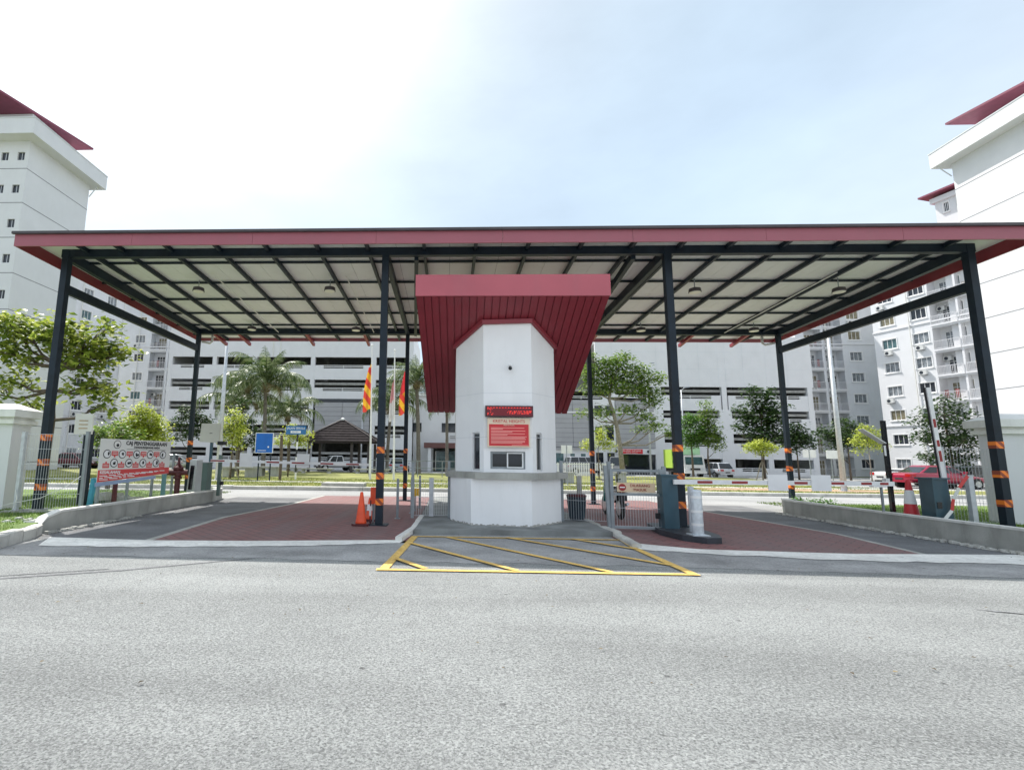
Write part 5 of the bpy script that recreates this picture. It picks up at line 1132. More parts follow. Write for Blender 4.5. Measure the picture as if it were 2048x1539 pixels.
# ================================================================== PLANTS
def leaf_mesh(b, c, s, rnd, asp=.55, droop=.2):
    a = rnd.uniform(0, 2*pi); t = rnd.uniform(-.7, .5); d = Vector((cos(a)*cos(t), sin(a)*cos(t), sin(t)-droop)).normalized()
    sd_ = d.cross(Vector((rnd.uniform(-.4, .4), rnd.uniform(-.4, .4), 1))).normalized()*s*asp*.5; up2 = d.cross(sd_).normalized()*s*.10
    i = len(b.v); m = c+d*s*.5
    b.v += [tuple(c), tuple(m+sd_-up2*.6), tuple(c+d*s), tuple(m-sd_-up2*.6)]; b.f += [(i, i+1, i+2), (i, i+2, i+3)]
def tree(name, label, base, trunk, clumps, leaf, mleaf, n, seed, mbark='bark', r0_=.1, limbs=True, asp=.6, group=None, cat='tree', sub=9, dens=1.0, props=0):
    """trunk: list of points; clumps: (dx,dy,z,rx,rz) ellipsoids filled with small leaf clusters"""
    rnd = random.Random(seed); x, y, z = base; t = thing(name, label, cat, base, group)
    pts = [Vector((x+a, y+c, e)) for a, c, e in trunk]
    b = MB(); k = len(pts); b.tube(pts, [r0_*(1-.6*i/(k-1)) for i in range(k)], 8)
    if limbs:
        for (dx, dy, cz_, rx, rz_) in clumps:
            tgt = Vector((x+dx, y+dy, cz_)); src = min(pts[1:], key=lambda p: (p-tgt).length+max(0, p.z-tgt.z)*1.5)
            mid = (src+tgt)/2+Vector((0, 0, -.12*(tgt-src).length)); b.tube([src, mid, tgt], [r0_*.38, r0_*.26, r0_*.1], 5)
            for _ in range(3):
                e = tgt+Vector((rnd.uniform(-1, 1)*rx, rnd.uniform(-1, 1)*rx, rnd.uniform(-.4, .9)*rz_))*.8
                b.tube([mid+(tgt-mid)*.4, (mid+e)/2+Vector((0, 0, .05)), e], [r0_*.16, r0_*.11, r0_*.04], 4)
    b.build('trunk', mbark, t, smooth=True)
    c_ = MB(); tot = sum(rx*rx*rz_ for *_, rx, rz_ in clumps)
    for (dx, dy, cz_, rx, rz_) in clumps:
        nn = int(n*rx*rx*rz_/tot/sub)+3
        for _ in range(nn):
            th = rnd.uniform(0, 2*pi); ph = math.acos(rnd.uniform(-1, 1)); rr = rnd.uniform(.35, 1.08)**.6
            p = Vector((x+dx+rx*rr*sin(ph)*cos(th), y+dy+rx*rr*sin(ph)*sin(th), cz_+rz_*rr*cos(ph)))
            for _ in range(sub):
                leaf_mesh(c_, p+Vector((rnd.gauss(0, 1), rnd.gauss(0, 1), rnd.gauss(0, .6)))*leaf*.9, leaf*rnd.uniform(.6, 1.2), rnd, asp)
    c_.build('crown', mleaf, t, label=None)
    for i in range(props):
        a = i*2.1; b = MB(); b.bar((x+.55*cos(a), y+.55*sin(a), z), (x+.08*cos(a), y+.08*sin(a), z+1.5), .05, .05); b.build('support_stake', 'bark_light', t)
    return t
def blobs(rnd, R_, H0, H1, n, r):
    o = []
    for i in range(n):
        a = rnd.uniform(0, 2*pi); q = rnd.uniform(.2, 1)**.7; z = rnd.uniform(H0, H1); k = 1-abs((z-(H0+H1)/2)/((H1-H0)/2+.01))*.45
        o.append((R_*q*k*cos(a), R_*q*k*sin(a), z, r*rnd.uniform(.7, 1.2), r*rnd.uniform(.55, .9)))
    return o
rt_ = random.Random(31)
# large spreading tree at the left
tree('broadleaf_tree', 'spreading broadleaf tree with big yellow green leaves behind the left corner post', (-13.15, 16.2, .2),
     [(0, 0, .1), (.0, 0, 1.3), (.05, .0, 2.6), (-.05, .0, 3.6), (.1, 0, 4.4)],
     [(-1.3, .1, 5.7, .7, .38), (-.4, .5, 5.5, .65, .4), (.3, -.2, 5.55, .6, .42), (1.0, .2, 5.35, .55, .33), (1.65, 0, 5.05, .55, .32), (2.0, .2, 4.9, .42, .26), (-1.8, -.3, 5.0, .55, .35), (-1.1, 0, 4.7, .5, .35), (.7, .3, 4.7, .6, .35), (1.3, -.2, 4.45, .45, .35), (-2.1, .2, 6.1, .55, .3),
      (-1.5, .2, 3.9, .5, .3), (-2.2, 0, 3.5, .5, .4), (.95, .2, 3.75, .5, .28), (1.7, 0, 3.75, .45, .28), (1.6, .2, 3.15, .35, .3), (-.9, .1, 3.2, .4, .25), (.2, .3, 5.0, .5, .3), (1.2, .6, 5.9, .35, .25)],
     .28, 'leaf_olive', 3000, 41, 'bark', .17, asp=.62, sub=8)
tree('broadleaf_tree', 'dark leafy tree low behind the mesh fence at the left', (-14.2, 21.0, .2), [(0, 0, .1), (0, 0, 1.2), (.1, 0, 2.0)], blobs(rt_, 1.2, 1.2, 2.9, 9, .5), .2, 'leaf_mid', 1500, 42, 'bark', .1)
tree('yellow_shrub_tree', 'bright yellow green rounded tree rising above the banner', (-21.0, 34, .15), [(0, 0, .1), (0, 0, 1.5), (.1, 0, 2.8)],
     [(-1.2, 0, 2.6, .8, .6), (1.1, 0, 2.6, .85, .6), (0, 0, 3.0, 1.0, .7), (-.6, 0, 3.7, .75, .55), (.5, 0, 3.9, .75, .6), (.0, 0, 4.6, .55, .45), (1.3, 0, 3.3, .6, .5), (-1.4, 0, 3.2, .5, .4)], .22, 'leaf_yellow', 7000, 43, 'bark', .1, asp=.6)
tree('dark_shrub_tree', 'dark green shrubby tree left of the bright yellow green one', (-27.0, 40, .15), [(0, 0, .1), (0, 0, 1.3), (0, 0, 2.4)], blobs(rt_, 1.6, 1.6, 3.8, 10, .7), .28, 'leaf_dark', 1700, 44, 'bark', .12)
tree('dark_shrub_tree', 'dark green tree behind the beige square panel', (-23.3, 45, .15), [(0, 0, .1), (0, 0, 2), (0, 0, 4)], [(-1.2, 0, 4.4, .8, .5), (.9, 0, 4.6, .9, .6), (0, 0, 5.2, .9, .6), (-.8, 0, 5.6, .5, .4), (.4, 0, 3.6, .8, .6), (-.9, 0, 3.3, .6, .5)], .3, 'leaf_dark', 1900, 45, 'bark', .12)
tree('young_tree', 'young tree with yellow tipped leaves behind the tall left lamp post', (-13.3, 31, .15), [(0, 0, .1), (.05, 0, 1.2), (0, 0, 2.6)],
     [(-.7, 0, 3.0, .45, .4), (.0, 0, 2.7, .5, .5), (.5, 0, 3.1, .5, .45), (-.3, 0, 3.6, .5, .4), (.3, 0, 3.9, .45, .4), (0, 0, 4.3, .3, .3), (.4, 0, 2.2, .35, .35), (-.6, 0, 2.5, .35, .3)], .16, 'leaf_yellow', 1900, 46, 'bark', .05, props=2)
tree('dark_shrub_tree', 'dark branching tree just behind the yellow tipped young tree', (-14.9, 36, .15), [(0, 0, .1), (0, 0, 1.8), (.1, 0, 4.2)],
     [(-.6, 0, 4.4, .6, .5), (.4, 0, 3.8, .8, .55), (.9, 0, 3.1, .6, .4), (-.7, 0, 3.2, .6, .5), (.1, 0, 5.2, .45, .5), (.8, 0, 2.5, .5, .3), (0, 0, 2.6, .6, .4)], .24, 'leaf_dark', 2000, 47, 'bark', .1)
tree('yellow_shrub_tree', 'small yellow flowering tree behind the blue street name sign', (-11.3, 36, .15), [(0, 0, .1), (0, 0, 1.4), (.05, 0, 2.4)], [(-.5, 0, 2.7, .5, .4), (.4, 0, 3.0, .5, .45), (.9, 0, 2.6, .45, .4), (0, 0, 3.6, .35, .3), (1.3, 0, 3.1, .3, .3)], .18, 'leaf_yellow', 1400, 48, 'bark', .06)
# right side trees
tree('broadleaf_tree', 'tall airy tree with fresh green leaves right of the booth', (15.6, 47, .15), [(0, 0, .1), (-.2, 0, 3.0), (-.45, 0, 5.0), (-1.0, 0, 7.2), (-.6, 0, 9)],
     [(-2.4, 0, 9.6, 1.1, .8), (-1.0, 0, 10.2, 1.3, .9), (.3, 0, 11.0, .9, .6), (1.4, 0, 9.8, 1.2, .6), (2.4, 0, 9.2, .9, .5), (3.6, 0, 9.2, .8, .5), (-2.3, 0, 8.2, 1.0, .7), (-.4, 0, 8.6, 1.4, .9), (1.6, 0, 8.2, 1.2, .7), (3.0, 0, 7.7, .9, .6), (-2.6, 0, 11.3, .5, .4),
      (-1.7, 0, 6.0, .9, .5), (-3.2, 0, 5.9, .7, .35), (.6, 0, 6.3, .8, .5), (2.2, 0, 5.6, .9, .35), (3.2, 0, 4.8, .9, .35), (4.4, 0, 4.2, .6, .3), (1.8, 0, 4.5, .6, .25), (-1.6, 0, 4.6, .7, .3), (2.6, 0, 6.9, .7, .5)],
     .34, 'leaf_mid', 7000, 51, 'bark_light', .24, asp=.55, sub=7)
tree('yellow_shrub_tree', 'small pale yellow green tree beside the rear right inner post', (12.6, 44, .15), [(0, 0, .1), (0, 0, 1.6), (0, 0, 2.6)], [(-.8, 0, 2.9, .55, .45), (.3, 0, 3.3, .55, .6), (.9, 0, 2.9, .5, .5), (.3, 0, 4.0, .35, .35)], .2, 'leaf_yellow', 1200, 52, 'bark', .06, props=1)
tree('topiary_tree', 'dense rounded dark green tree just right of the inner right post', (24.0, 52, .15), [(0, 0, .1), (0, 0, 2), (0, 0, 4)], [(0, 0, 4.6, 1.15, 1.3), (0, 0, 5.7, .8, .8), (.0, 0, 3.6, .8, .6)], .24, 'leaf_fresh', 3000, 53, 'bark', .12)
tree('topiary_tree', 'taller layered green tree beside the dense rounded one', (25.6, 52, .15), [(0, 0, .1), (-.1, 0, 2), (.1, 0, 5)], [(0, 0, 4.0, 1.25, .7), (.3, 0, 4.9, 1.1, .6), (-.1, 0, 5.8, .95, .5), (.1, 0, 6.6, .7, .5), (.0, 0, 7.4, .5, .4), (.9, 0, 3.3, .6, .5)], .26, 'leaf_mid', 3000, 54, 'bark', .1)
tree('dark_broadleaf_tree', 'tall dark tree with big round leaves in front of the open decks', (29.6, 50, .15), [(0, 0, .1), (0, 0, 2.5), (.1, 0, 6)],
     [(0, 0, 4.3, 1.5, .8), (-1.4, 0, 5.4, .8, .6), (1.5, 0, 5.4, .9, .7), (0, 0, 6.0, 1.5, .9), (-1.9, 0, 6.7, .6, .5), (.2, 0, 7.4, 1.2, .8), (-.8, 0, 8.4, .7, .5), (.8, 0, 8.2, .7, .5), (1.9, 0, 6.8, .6, .6), (.0, 0, 3.4, .9, .5), (-2.2, 0, 4.9, .5, .3)], .34, 'leaf_dark', 3300, 55, 'bark', .13, asp=.8)
tree('yellow_shrub_tree', 'lime yellow umbrella shaped young tree with support stakes in the right lawn', (25.9, 44, .15), [(0, 0, .1), (0, 0, 1.2), (0, 0, 2.2)], [(-.7, 0, 2.9, .6, .35), (.6, 0, 2.9, .65, .35), (0, 0, 3.15, .7, .35), (.1, 0, 2.5, .5, .3), (1.1, 0, 2.7, .35, .3), (-1.1, 0, 2.7, .3, .3)], .18, 'leaf_yellow', 1900, 56, 'bark', .06, props=3)
tree('dark_broadleaf_tree', 'low dark tree showing right of the rear right corner post', (31.4, 48, .15), [(0, 0, .1), (0, 0, 1.6), (0, 0, 3)], [(-.6, 0, 3.9, .9, .7), (.7, 0, 3.8, .9, .6), (0, 0, 4.6, .8, .6), (1.3, 0, 3.2, .4, .4), (-.2, 0, 3.0, .6, .4)], .3, 'leaf_dark', 1700, 57, 'bark', .09)
tree('dark_broadleaf_tree', 'bushy dark tree behind the tall right lamp post', (36.6, 49, .15), [(0, 0, .1), (0, 0, 1.6), (0, 0, 4)], blobs(rt_, 1.9, 3.2, 5.6, 14, .85), .3, 'leaf_dark', 2500, 58, 'bark', .1)
tree('yellow_shrub_tree', 'sparse lime green young tree in front of the right apartments', (29.8, 38, .15), [(0, 0, .1), (0, 0, 1.5), (0, 0, 3.2)], [(-.8, 0, 3.2, .4, .3), (.2, 0, 3.1, .6, .35), (.9, 0, 2.9, .4, .3), (-.3, 0, 3.8, .45, .35), (.5, 0, 3.8, .45, .35), (0, 0, 4.3, .3, .25), (-.6, 0, 2.6, .35, .2)], .17, 'leaf_yellow', 1300, 59, 'bark_light', .05)
tree('dark_broadleaf_tree', 'large dark tree with layered branches behind the raised barrier arm', (34.0, 36.6, .15), [(0, 0, .1), (0, 0, 2), (-.1, 0, 5)],
     [(0, 0, 5.9, .7, .5), (-.8, 0, 5.2, .7, .4), (.9, 0, 5.3, .8, .4), (-1.7, 0, 4.6, .7, .35), (0, 0, 4.5, 1.1, .5), (1.5, 0, 4.4, .8, .45), (-1.9, 0, 3.6, .7, .35), (-.6, 0, 3.4, 1.0, .5), (.9, 0, 3.4, 1.1, .5), (2.0, 0, 3.4, .6, .4), (-.9, 0, 2.3, .9, .5), (.7, 0, 2.3, 1.0, .5), (0, 0, 1.6, .7, .4)], .26, 'leaf_dark', 3800, 60, 'bark', .12)
tree('hedge_shrub', 'low weeds growing out of the end of the right kerb wall', (11.3, 17.4, .2), [(0, 0, .15), (0, 0, .25), (0, 0, .3)], [(0, 0, .35, .22, .12), (.5, .1, .32, .2, .1), (1.0, .3, .3, .25, .1)], .09, 'leaf_fresh', 500, 61, 'bark', .01, limbs=False, cat='shrub')

# coconut palms
def frond_mesh(L_, seed, droop, m='frond'):
    rnd = random.Random(seed); b = MB(); pts = []; n = 16
    for i in range(n+1):
        t = i/n; a = radians(58-droop*t**1.6-14*t); 
        pts.append((pts[-1][0]+cos(a)*L_/n, pts[-1][1]+sin(a)*L_/n) if pts else (0, 0))
    P = [Vector((x, 0, z)) for x, z in pts]
    b.tube(P, [L_*.012*(1-.85*i/n)+.004 for i in range(n+1)], 4)
    for i in range(3*n):
        t = (i+.5)/(3*n)
        if t < .12: continue
        j = min(n-1, int(t*n)); f = t*n-j; p = P[j]*(1-f)+P[j+1]*f; d = (P[j+1]-P[j]).normalized()
        l_ = L_*.25*sin(pi*min(1, t*.85+.14))**.6*rnd.uniform(.75, 1.15); w = l_*.032
        for s_ in (-1, 1):
            dv = (Vector((0, s_, 0))*.75+d*.6+Vector((0, 0, -.15-rnd.uniform(0, .45)))).normalized(); q1 = p+dv*l_*.5+Vector((0, 0, .03)); q2 = p+dv*l_*.85+Vector((0, 0, -l_*.42))
            i0 = len(b.v); b.v += [tuple(p-d*w), tuple(p+d*w), tuple(q1+d*w), tuple(q1-d*w), tuple(q2)]; b.f += [(i0, i0+1, i0+2, i0+3), (i0+3, i0+2, i0+4)]
    return b.mesh('frond', m)
FR = [frond_mesh(3.2, k, dr) for k, dr in enumerate((40, 75, 105, 135))]; FRD = frond_mesh(2.8, 9, 150, 'frond_dry')
def palm(label, base, h, r, n, scale, seed, lean=(0, 0), group='coconut palms in the garden'):
    rnd = random.Random(seed); x, y, z = base; t = thing('coconut_palm', label, 'palm', base, group)
    b = MB(); N_ = 14; pts = [(x+lean[0]*(i/N_)**2, y+lean[1]*(i/N_)**2, z+h*i/N_) for i in range(N_+1)]
    b.tube(pts, [r*(1.3 if i == 0 else 1-.25*i/N_)*(1.06 if i % 2 else .96) for i in range(N_+1)], 10); b.build('trunk', 'palm_bark', t)
    top = Vector(pts[-1])
    b = MB(); b.tube([top+Vector((0, 0, -.35*scale)), top, top+Vector((0, 0, .5*scale))], [r*1.0, r*1.8, r*.7], 8); b.build('crown_shaft', 'frond_dry', t)
    for i in range(n):
        q = i/n; k = 0 if q < .22 else 1 if q < .5 else 2 if q < .78 else 3
        o = place(FR[k], 'frond', t, top+Vector((0, 0, .25*scale*(1-q))), i*2.399+rnd.uniform(-.2, .2)); sc = scale*(.85, 1.2, 1.4, 1.25)[k]*rnd.uniform(.85, 1.1); o.scale = (sc, sc, sc)
        o.rotation_euler.y = radians([-30, -5, 14, 26][k]+rnd.uniform(-7, 7))
    for i in range(3):
        o = place(FRD, 'dry_frond', t, top, i*2.1+seed); o.scale = (scale*.8,)*3; o.rotation_euler.y = radians(22)
    for i in range(5):
        b = MB(); a = i*1.3; b.sphere(tuple(top+Vector((.22*cos(a), .22*sin(a), -.25))*scale), .12*scale, 8, 6); b.build('coconut', 'bark', t, smooth=True)
palm('tallest coconut palm, its crown over the blue information sign', (-16.4, 45, .15), 7.6, .19, 24, 1.28, 1, (-.2, 0))
palm('shorter coconut palm right of the tallest one, over the street name sign', (-16.0, 51, .15), 5.3, .17, 18, 1.05, 2, (-.3, 0))
palm('coconut palm behind the flags left of the booth roof', (-2.9, 50, .15), 8.6, .22, 22, 1.05, 3, (-.3, 0))
palm('coconut palm with drooping fronds between the flags and the pavilion', (-6.2, 52, .15), 6.4, .19, 18, 1.15, 4, (.3, 0))
palm('slender coconut palm just left of the booth wall, in front of the car park entrance', (-.15, 55, .15), 6.6, .19, 14, .72, 5, (-.05, 0))
palm('low coconut palm behind the yellow tipped young tree', (-19.6, 47, .15), 6.2, .18, 18, 1.15, 6, (.2, 0))

# ================================================================== GARDEN FURNITURE, SIGNS, LAMPS
def lamp_post(label, x, y, h, r, arm=1.4, m='galvanised', side=1, group='street lamps'):
    t = thing('street_lamp', label, 'street lamp', (x, y, .15), group)
    b = MB(); b.tube([(x, y, .15), (x, y, .17)], r*2, 8); b.build('base_plate', m, t)
    b = MB(); b.tube([(x, y, .16), (x, y, h)], [r, r*.5], 10); b.tube([(x, y, h-.05), (x+side*arm*.5, y, h+.2), (x+side*arm, y, h+.3)], r*.35, 6); b.build('pole', m, t, smooth=True)
    b = MB(); b.hexa([(x+side*arm-.3, y-.12, h+.24), (x+side*arm+.3, y-.12, h+.28), (x+side*arm+.3, y+.12, h+.28), (x+side*arm-.3, y+.12, h+.24), (x+side*arm-.25, y-.08, h+.34), (x+side*arm+.28, y-.08, h+.36), (x+side*arm+.28, y+.08, h+.36), (x+side*arm-.25, y+.08, h+.34)]); b.build('lamp_head', 'grey_steel', t)
lamp_post('thick pale steel street lamp standing left of the yellow tipped young tree', -13.35, 29.4, 8.9, .15, .6)
lamp_post('thick pale steel street lamp in front of the right apartment block', 20.95, 28.6, 8.6, .15, .6)
lamp_post('slim grey street lamp in front of the car park entry sign', 23.6, 61.5, 13.0, .13, .7)
lamp_post('smaller slim street lamp right of the one at the car park entry', 26.0, 58, 9.6, .10, .6)
lamp_post('slim street lamp with round head seen behind the flags', -10.4, 61, 7.0, .09, .5, side=-1)
lamp_post('lamp post at the foot of the left apartment wing', -43.5, 56, 4.6, .08, 1.1)
lamp_post('street lamp reaching past the right apartment tower', 43.3, 34.0, 9.9, .08, -1.3)
sg2 = thing('information_sign', 'blue information board on two dark legs on the far lawn', 'sign', (-10.7, 29.3, .15))
for x in (-10.98, -10.28): b = MB(); b.box(x-.03, 29.34, .15, x+.03, 29.4, 2.3); b.build('leg', 'steel_navy', sg2)
b = MB(); b.box(-11.21, 29.28, 1.72, -10.15, 29.335, 2.90); b.build('border', 'white_plastic', sg2)
b = MB(); b.box(-11.17, 29.27, 1.76, -10.19, 29.279, 2.86); b.build('panel', 'sign_blue', sg2)
b = MB(); b.box(-11.05, 29.262, 1.86, -10.55, 29.269, 1.89); b.build('print_line', 'print_white', sg2)
b = MB(); b.disc((-10.42, 29.265, 2.08), (0, 1, 0), .05, 14, .006); b.build('round_mark', 'print_white', sg2)
sg3 = thing('street_name_sign', 'blue street name sign JALAN SERULA on a black and white banded post', 'sign', (-9.3, 31, .15))
b = MB(); b.box(-9.97, 30.96, 2.90, -8.73, 31.0, 3.42); b.build('panel', 'street_blue', sg3)
text('JALAN SERULA', .20, 'print_white', sg3, (-9.35, 30.955, 3.27), (pi/2, 0, 0), sx=.85)
b = MB(); b.box(-9.68, 30.95, 2.98, -9.05, 30.958, 3.12); b.build('white_label', 'print_white', sg3)
text('SEKSYEN 7', .10, 'street_blue', sg3, (-9.37, 30.948, 3.05), (pi/2, 0, 0))
for i in range(6):
    z0 = .15+i*.46; b = MB(); b.tube([(-9.27, 31.05, z0), (-9.27, 31.05, z0+.46)], .05, 10); b.build('white_band' if i % 2 == 0 else 'black_band', 'print_white' if i % 2 == 0 else 'print_black', sg3)
sp2 = thing('tree_stake', 'rough dark timber post left of the banded street sign post', 'post', (-9.9, 30, .15)); b = MB(); b.tube([(-9.95, 30.2, .15), (-9.93, 30.2, 1.4), (-9.98, 30.2, 2.8)], .09, 8); b.build('shaft', 'bark', sp2)
for i, (x, y, w, lb) in enumerate(((6.8, 30, .28, 'pair of small white plates on a thin pole right of the booth'), (22.3, 33, .35, 'pair of white plates on a thin pole in front of the right apartment balconies'))):
    t = thing('plate_sign', lb, 'sign', (x, y, .15)); b = MB(); b.tube([(x, y, .15), (x, y, 2.35)], .025, 8); b.build('pole', 'grey_steel', t)
    for s_ in (-1, 1): b = MB(); b.box(x+s_*w*.62-w*.5, y-.03, 1.95, x+s_*w*.62+w*.5, y-.027, 2.42); b.build('plate', 'white_plastic', t)
sq = thing('plate_sign', 'single white square plate right of the rear right corner post', 'sign', (23.9, 33.4, .15)); b = MB(); b.box(23.6, 33.38, 1.9, 24.3, 33.4, 2.42); b.build('plate', 'white_plastic', sq); b = MB(); b.tube([(23.9, 33.43, .15), (23.9, 33.43, 2.4)], .025, 8); b.build('pole', 'grey_steel', sq)
# timber pavilion
gz = thing('garden_pavilion', 'open garden pavilion with dark tiled pyramid roof and timber posts', 'pavilion', (-10.4, 51, .15))
gx0, gx1, gy0, gy1, ez, az_ = -14.4, -6.7, 48.2, 54.2, 3.05, 5.35; gcx, gcy = -10.7, 51.2
for x in (gx0+.95, -9.3, gx1-.95):
    for y in (gy0+.9, gy1-.9): b = MB(); b.box(x-.12, y-.12, .15, x+.12, y+.12, 3.0); b.build('post', 'roof_dark', gz)
NR = 9
for i in range(NR):                                        # stepped courses of roof tiles
    f0, f1 = i/NR, (i+1)/NR; fz = lambda f: ez+(az_-ez)*(f**1.15 if False else f)
    def ring(f, z): return [(gx0+(gcx-gx0)*f, gy0+(gcy-gy0)*f, z), (gx1+(gcx-gx1)*f, gy0+(gcy-gy0)*f, z), (gx1+(gcx-gx1)*f, gy1+(gcy-gy1)*f, z), (gx0+(gcx-gx0)*f, gy1+(gcy-gy1)*f, z)]
    f1c = min(f1, .985); lo = ring(f0, fz(f0)-.0); lo2 = ring(f0, fz(f0)+.07); hi = ring(f1c, fz(f1c)+.0)
    b = MB(); b.add(lo+lo2+hi, [(k, (k+1) % 4, 4+(k+1) % 4, 4+k) for k in range(4)]+[(4+k, 4+(k+1) % 4, 8+(k+1) % 4, 8+k) for k in range(4)]+([(3, 2, 1, 0)] if i == 0 else [])); b.build('tile_course', 'tile_roof', gz)
for cx_, cy_ in ((gx0, gy0), (gx1, gy0), (gx1, gy1), (gx0, gy1)): b = MB(); b.bar((cx_, cy_, ez+.08), (gcx, gcy, az_+.06), .16, .08); b.build('hip_ridge', mat('ridge', (.12, .1, .1), .6), gz)
b = MB(); b.lathe(gcx, gcy, [(.25, az_-.05), (.2, az_+.12), (.02, az_+.22)], 8); b.build('finial', 'white_plastic', gz)
for (x0, x1, y, nm_) in ((-16.6, -13.4, 46.3, 'left'), (-8.6, -5.2, 46.5, 'right'), (-13.3, -10.2, 45.6, 'mid')):
    t = thing('garden_bench', {'left': 'stone slab bench at the left foot of the pavilion', 'right': 'stone slab bench right of the pavilion near the flagpoles', 'mid': 'stone slab bench in front of the white pickup'}[nm_], 'bench', (x0, y, .15))
    b = MB(); b.box(x0, y-.25, .48, x1, y+.25, .58); b.build('seat', 'concrete', t)
    for x in (x0+.4, x1-.4): b = MB(); b.lathe(x, y, [(.25, .15), (.14, .28), (.14, .4), (.22, .48)], 10); b.build('leg', 'concrete', t)
for i, (x, y, w, lb) in enumerate(((-14.85, 33.5, 2.2, 'thick grey concrete table near the tall left lamp post'), (-13.9, 36.6, 1.8, 'second grey concrete table just behind the first'), (6.6, 33, 1.3, 'square grey concrete seat seen through the mesh right of the booth'), (10.5, 36, 1.6, 'grey concrete table behind the pedestrian gate'))):
    t = thing('concrete_table', lb, 'table', (x, y, .15)); b = MB(); b.box(x, y-.4, .72, x+w, y+.4, .84); b.build('top', 'concrete', t)
    for q in (.08, w-.62): b = MB(); b.box(x+q, y-.35, .15, x+q+.54, y+.35, .72); b.build('leg', 'concrete', t)
dr = thing('drain_cover', 'dark grated drain inlet set in the far kerb left of the booth', 'drain', (-4.5, 24.9, .15)); 
b = MB(); b.box(-6.0, 24.32, .17, -4.0, 25.3, .33); b.build('slab', 'concrete', dr)
# litter of dry leaves and grit blown against the kerbs
lf = MB(); rl = random.Random(99)
for i in range(420):
    k = rl.random()
    if k < .35: x, y = rl.uniform(-7.6, -7.2), rl.uniform(8.6, 17)
    elif k < .6: x, y = rl.uniform(9.3, 10.0), rl.uniform(8.8, 16)
    elif k < .75: x, y = rl.uniform(-.75, 3.4), rl.uniform(10.45, 10.62)
    else: x, y = rl.uniform(-8, 9), rl.uniform(3.2, 8.4)
    a = rl.uniform(0, 6.3); s_ = rl.uniform(.008, .026); z = .018
    lf.add([(x-s_*cos(a), y-s_*sin(a), z), (x+s_*.5*sin(a), y-s_*.5*cos(a), z+.006), (x+s_*cos(a), y+s_*sin(a), z+.002), (x-s_*.5*sin(a), y+s_*.5*cos(a), z+.004)], [(0, 1, 2, 3)])
lf.build('leaf_litter', mat('litter', (.1, .08, .05), .9, island=[(.05, .04, .03), (.14, .10, .05), (.28, .22, .12)]), kind='stuff', label='small dry leaves and grit scattered over the road and along the kerbs', cat='litter', origin=(0, 0, 0))
# flags
def flag(label, x, y, h, m1, m2, zt, hf, w, seed):
    t = thing('flagpole', label, 'flagpole', (x, y, .15), 'white flagpoles with limp flags'); b = MB(); b.tube([(x, y, .15), (x-.12, y, h)], [.07, .035], 8); b.build('pole', 'white_plastic', t)
    b = MB(); b.sphere((x-.12, y, h+.06), .08, 8, 6); b.build('finial', 'white_plastic', t)
    fl_ = MB(); n = 9; mcols = 6; rnd = random.Random(seed)
    for part, mm in ((0, m1), (1, m2)):
        b = MB(); vs = []; 
        z1_, z0_ = (zt, zt-hf*.52) if part == 0 else (zt-hf*.52, zt-hf)
        for i in range(n+1):
            q = i/n; z = z1_+(z0_-z1_)*q; Q = (zt-z)/hf
            for j in range(mcols+1):
                s_ = j/mcols; ww = w*(.35+.65*sin(min(1, Q*1.25)*pi*.5)); vs.append((x-.1-ww*s_, y+.10*sin(s_*9+q*1.3+seed), z-.25*s_+.04*sin(s_*7)))
        fs = [(i*(mcols+1)+j, i*(mcols+1)+j+1, (i+1)*(mcols+1)+j+1, (i+1)*(mcols+1)+j) for i in range(n) for j in range(mcols)]
        b.add(vs, fs); b.build('flag_cloth', mm, t, smooth=True)
flag('white flagpole with faded yellow and red flag, left of the inner left post', -5.0, 33.0, 8.9, 'flag_red_yellow', 'flag_red_yellow', 7.7, 3.0, .5, 1)
flag('white flagpole with plain white and red striped flag in the middle of the three', -3.5, 33.2, 8.6, mat('flag_pink', (.72, .35, .36), .7), mat('flag_white', (.75, .72, .72), .7), 6.7, 2.6, .3, 2)
flag('white flagpole with bright red over yellow flag beside the rear inner left post', -2.65, 33.0, 8.2, 'flag_red', 'flag_red_yellow', 7.4, 2.9, .5, 3)
# white picket rail and grey boundary rails on the lawn
wr = thing('white_railing', 'low white picket railing on the lawn behind the mesh right of the booth', 'railing', (11.6, 45, .15))
b = MB(); b.box(8.8, 44.97, 1.25, 14.2, 45.03, 1.33); b.box(8.8, 44.97, .45, 14.2, 45.03, .53); b.build('rail', 'white_trim', wr)
for i in range(27): b = MB(); b.box(8.8+.2*i, 44.98, .3, 8.88+.2*i, 45.02, 1.4); b.build('picket', 'white_trim', wr)
gr2 = thing('garden_fence', 'thin grey two-rail fence on the lawn left of the booth', 'fence', (-3, 40, .15))
for z in (.8, 1.35): b = MB(); b.box(-6.2, 39.97, z, 1.5, 40.03, z+.05); b.build('rail', 'grey_steel', gr2)
for x in (-6.2, -4.3, -2.4, -.5, 1.4): b = MB(); b.box(x, 39.96, .15, x+.06, 40.04, 1.4); b.build('post', 'grey_steel', gr2)
bxm = thing('control_box', 'small pale box on a black pole right of the garage entry', 'box', (16.1, 37, .15)); b = MB(); b.tube([(16.6, 38, .15), (16.6, 38, 4.2)], .09, 8); b.build('pole', 'steel_navy', bxm); b = MB(); b.box(16.35, 37.85, 3.9, 16.85, 38.0, 4.4); b.build('case', 'beige_light', bxm)

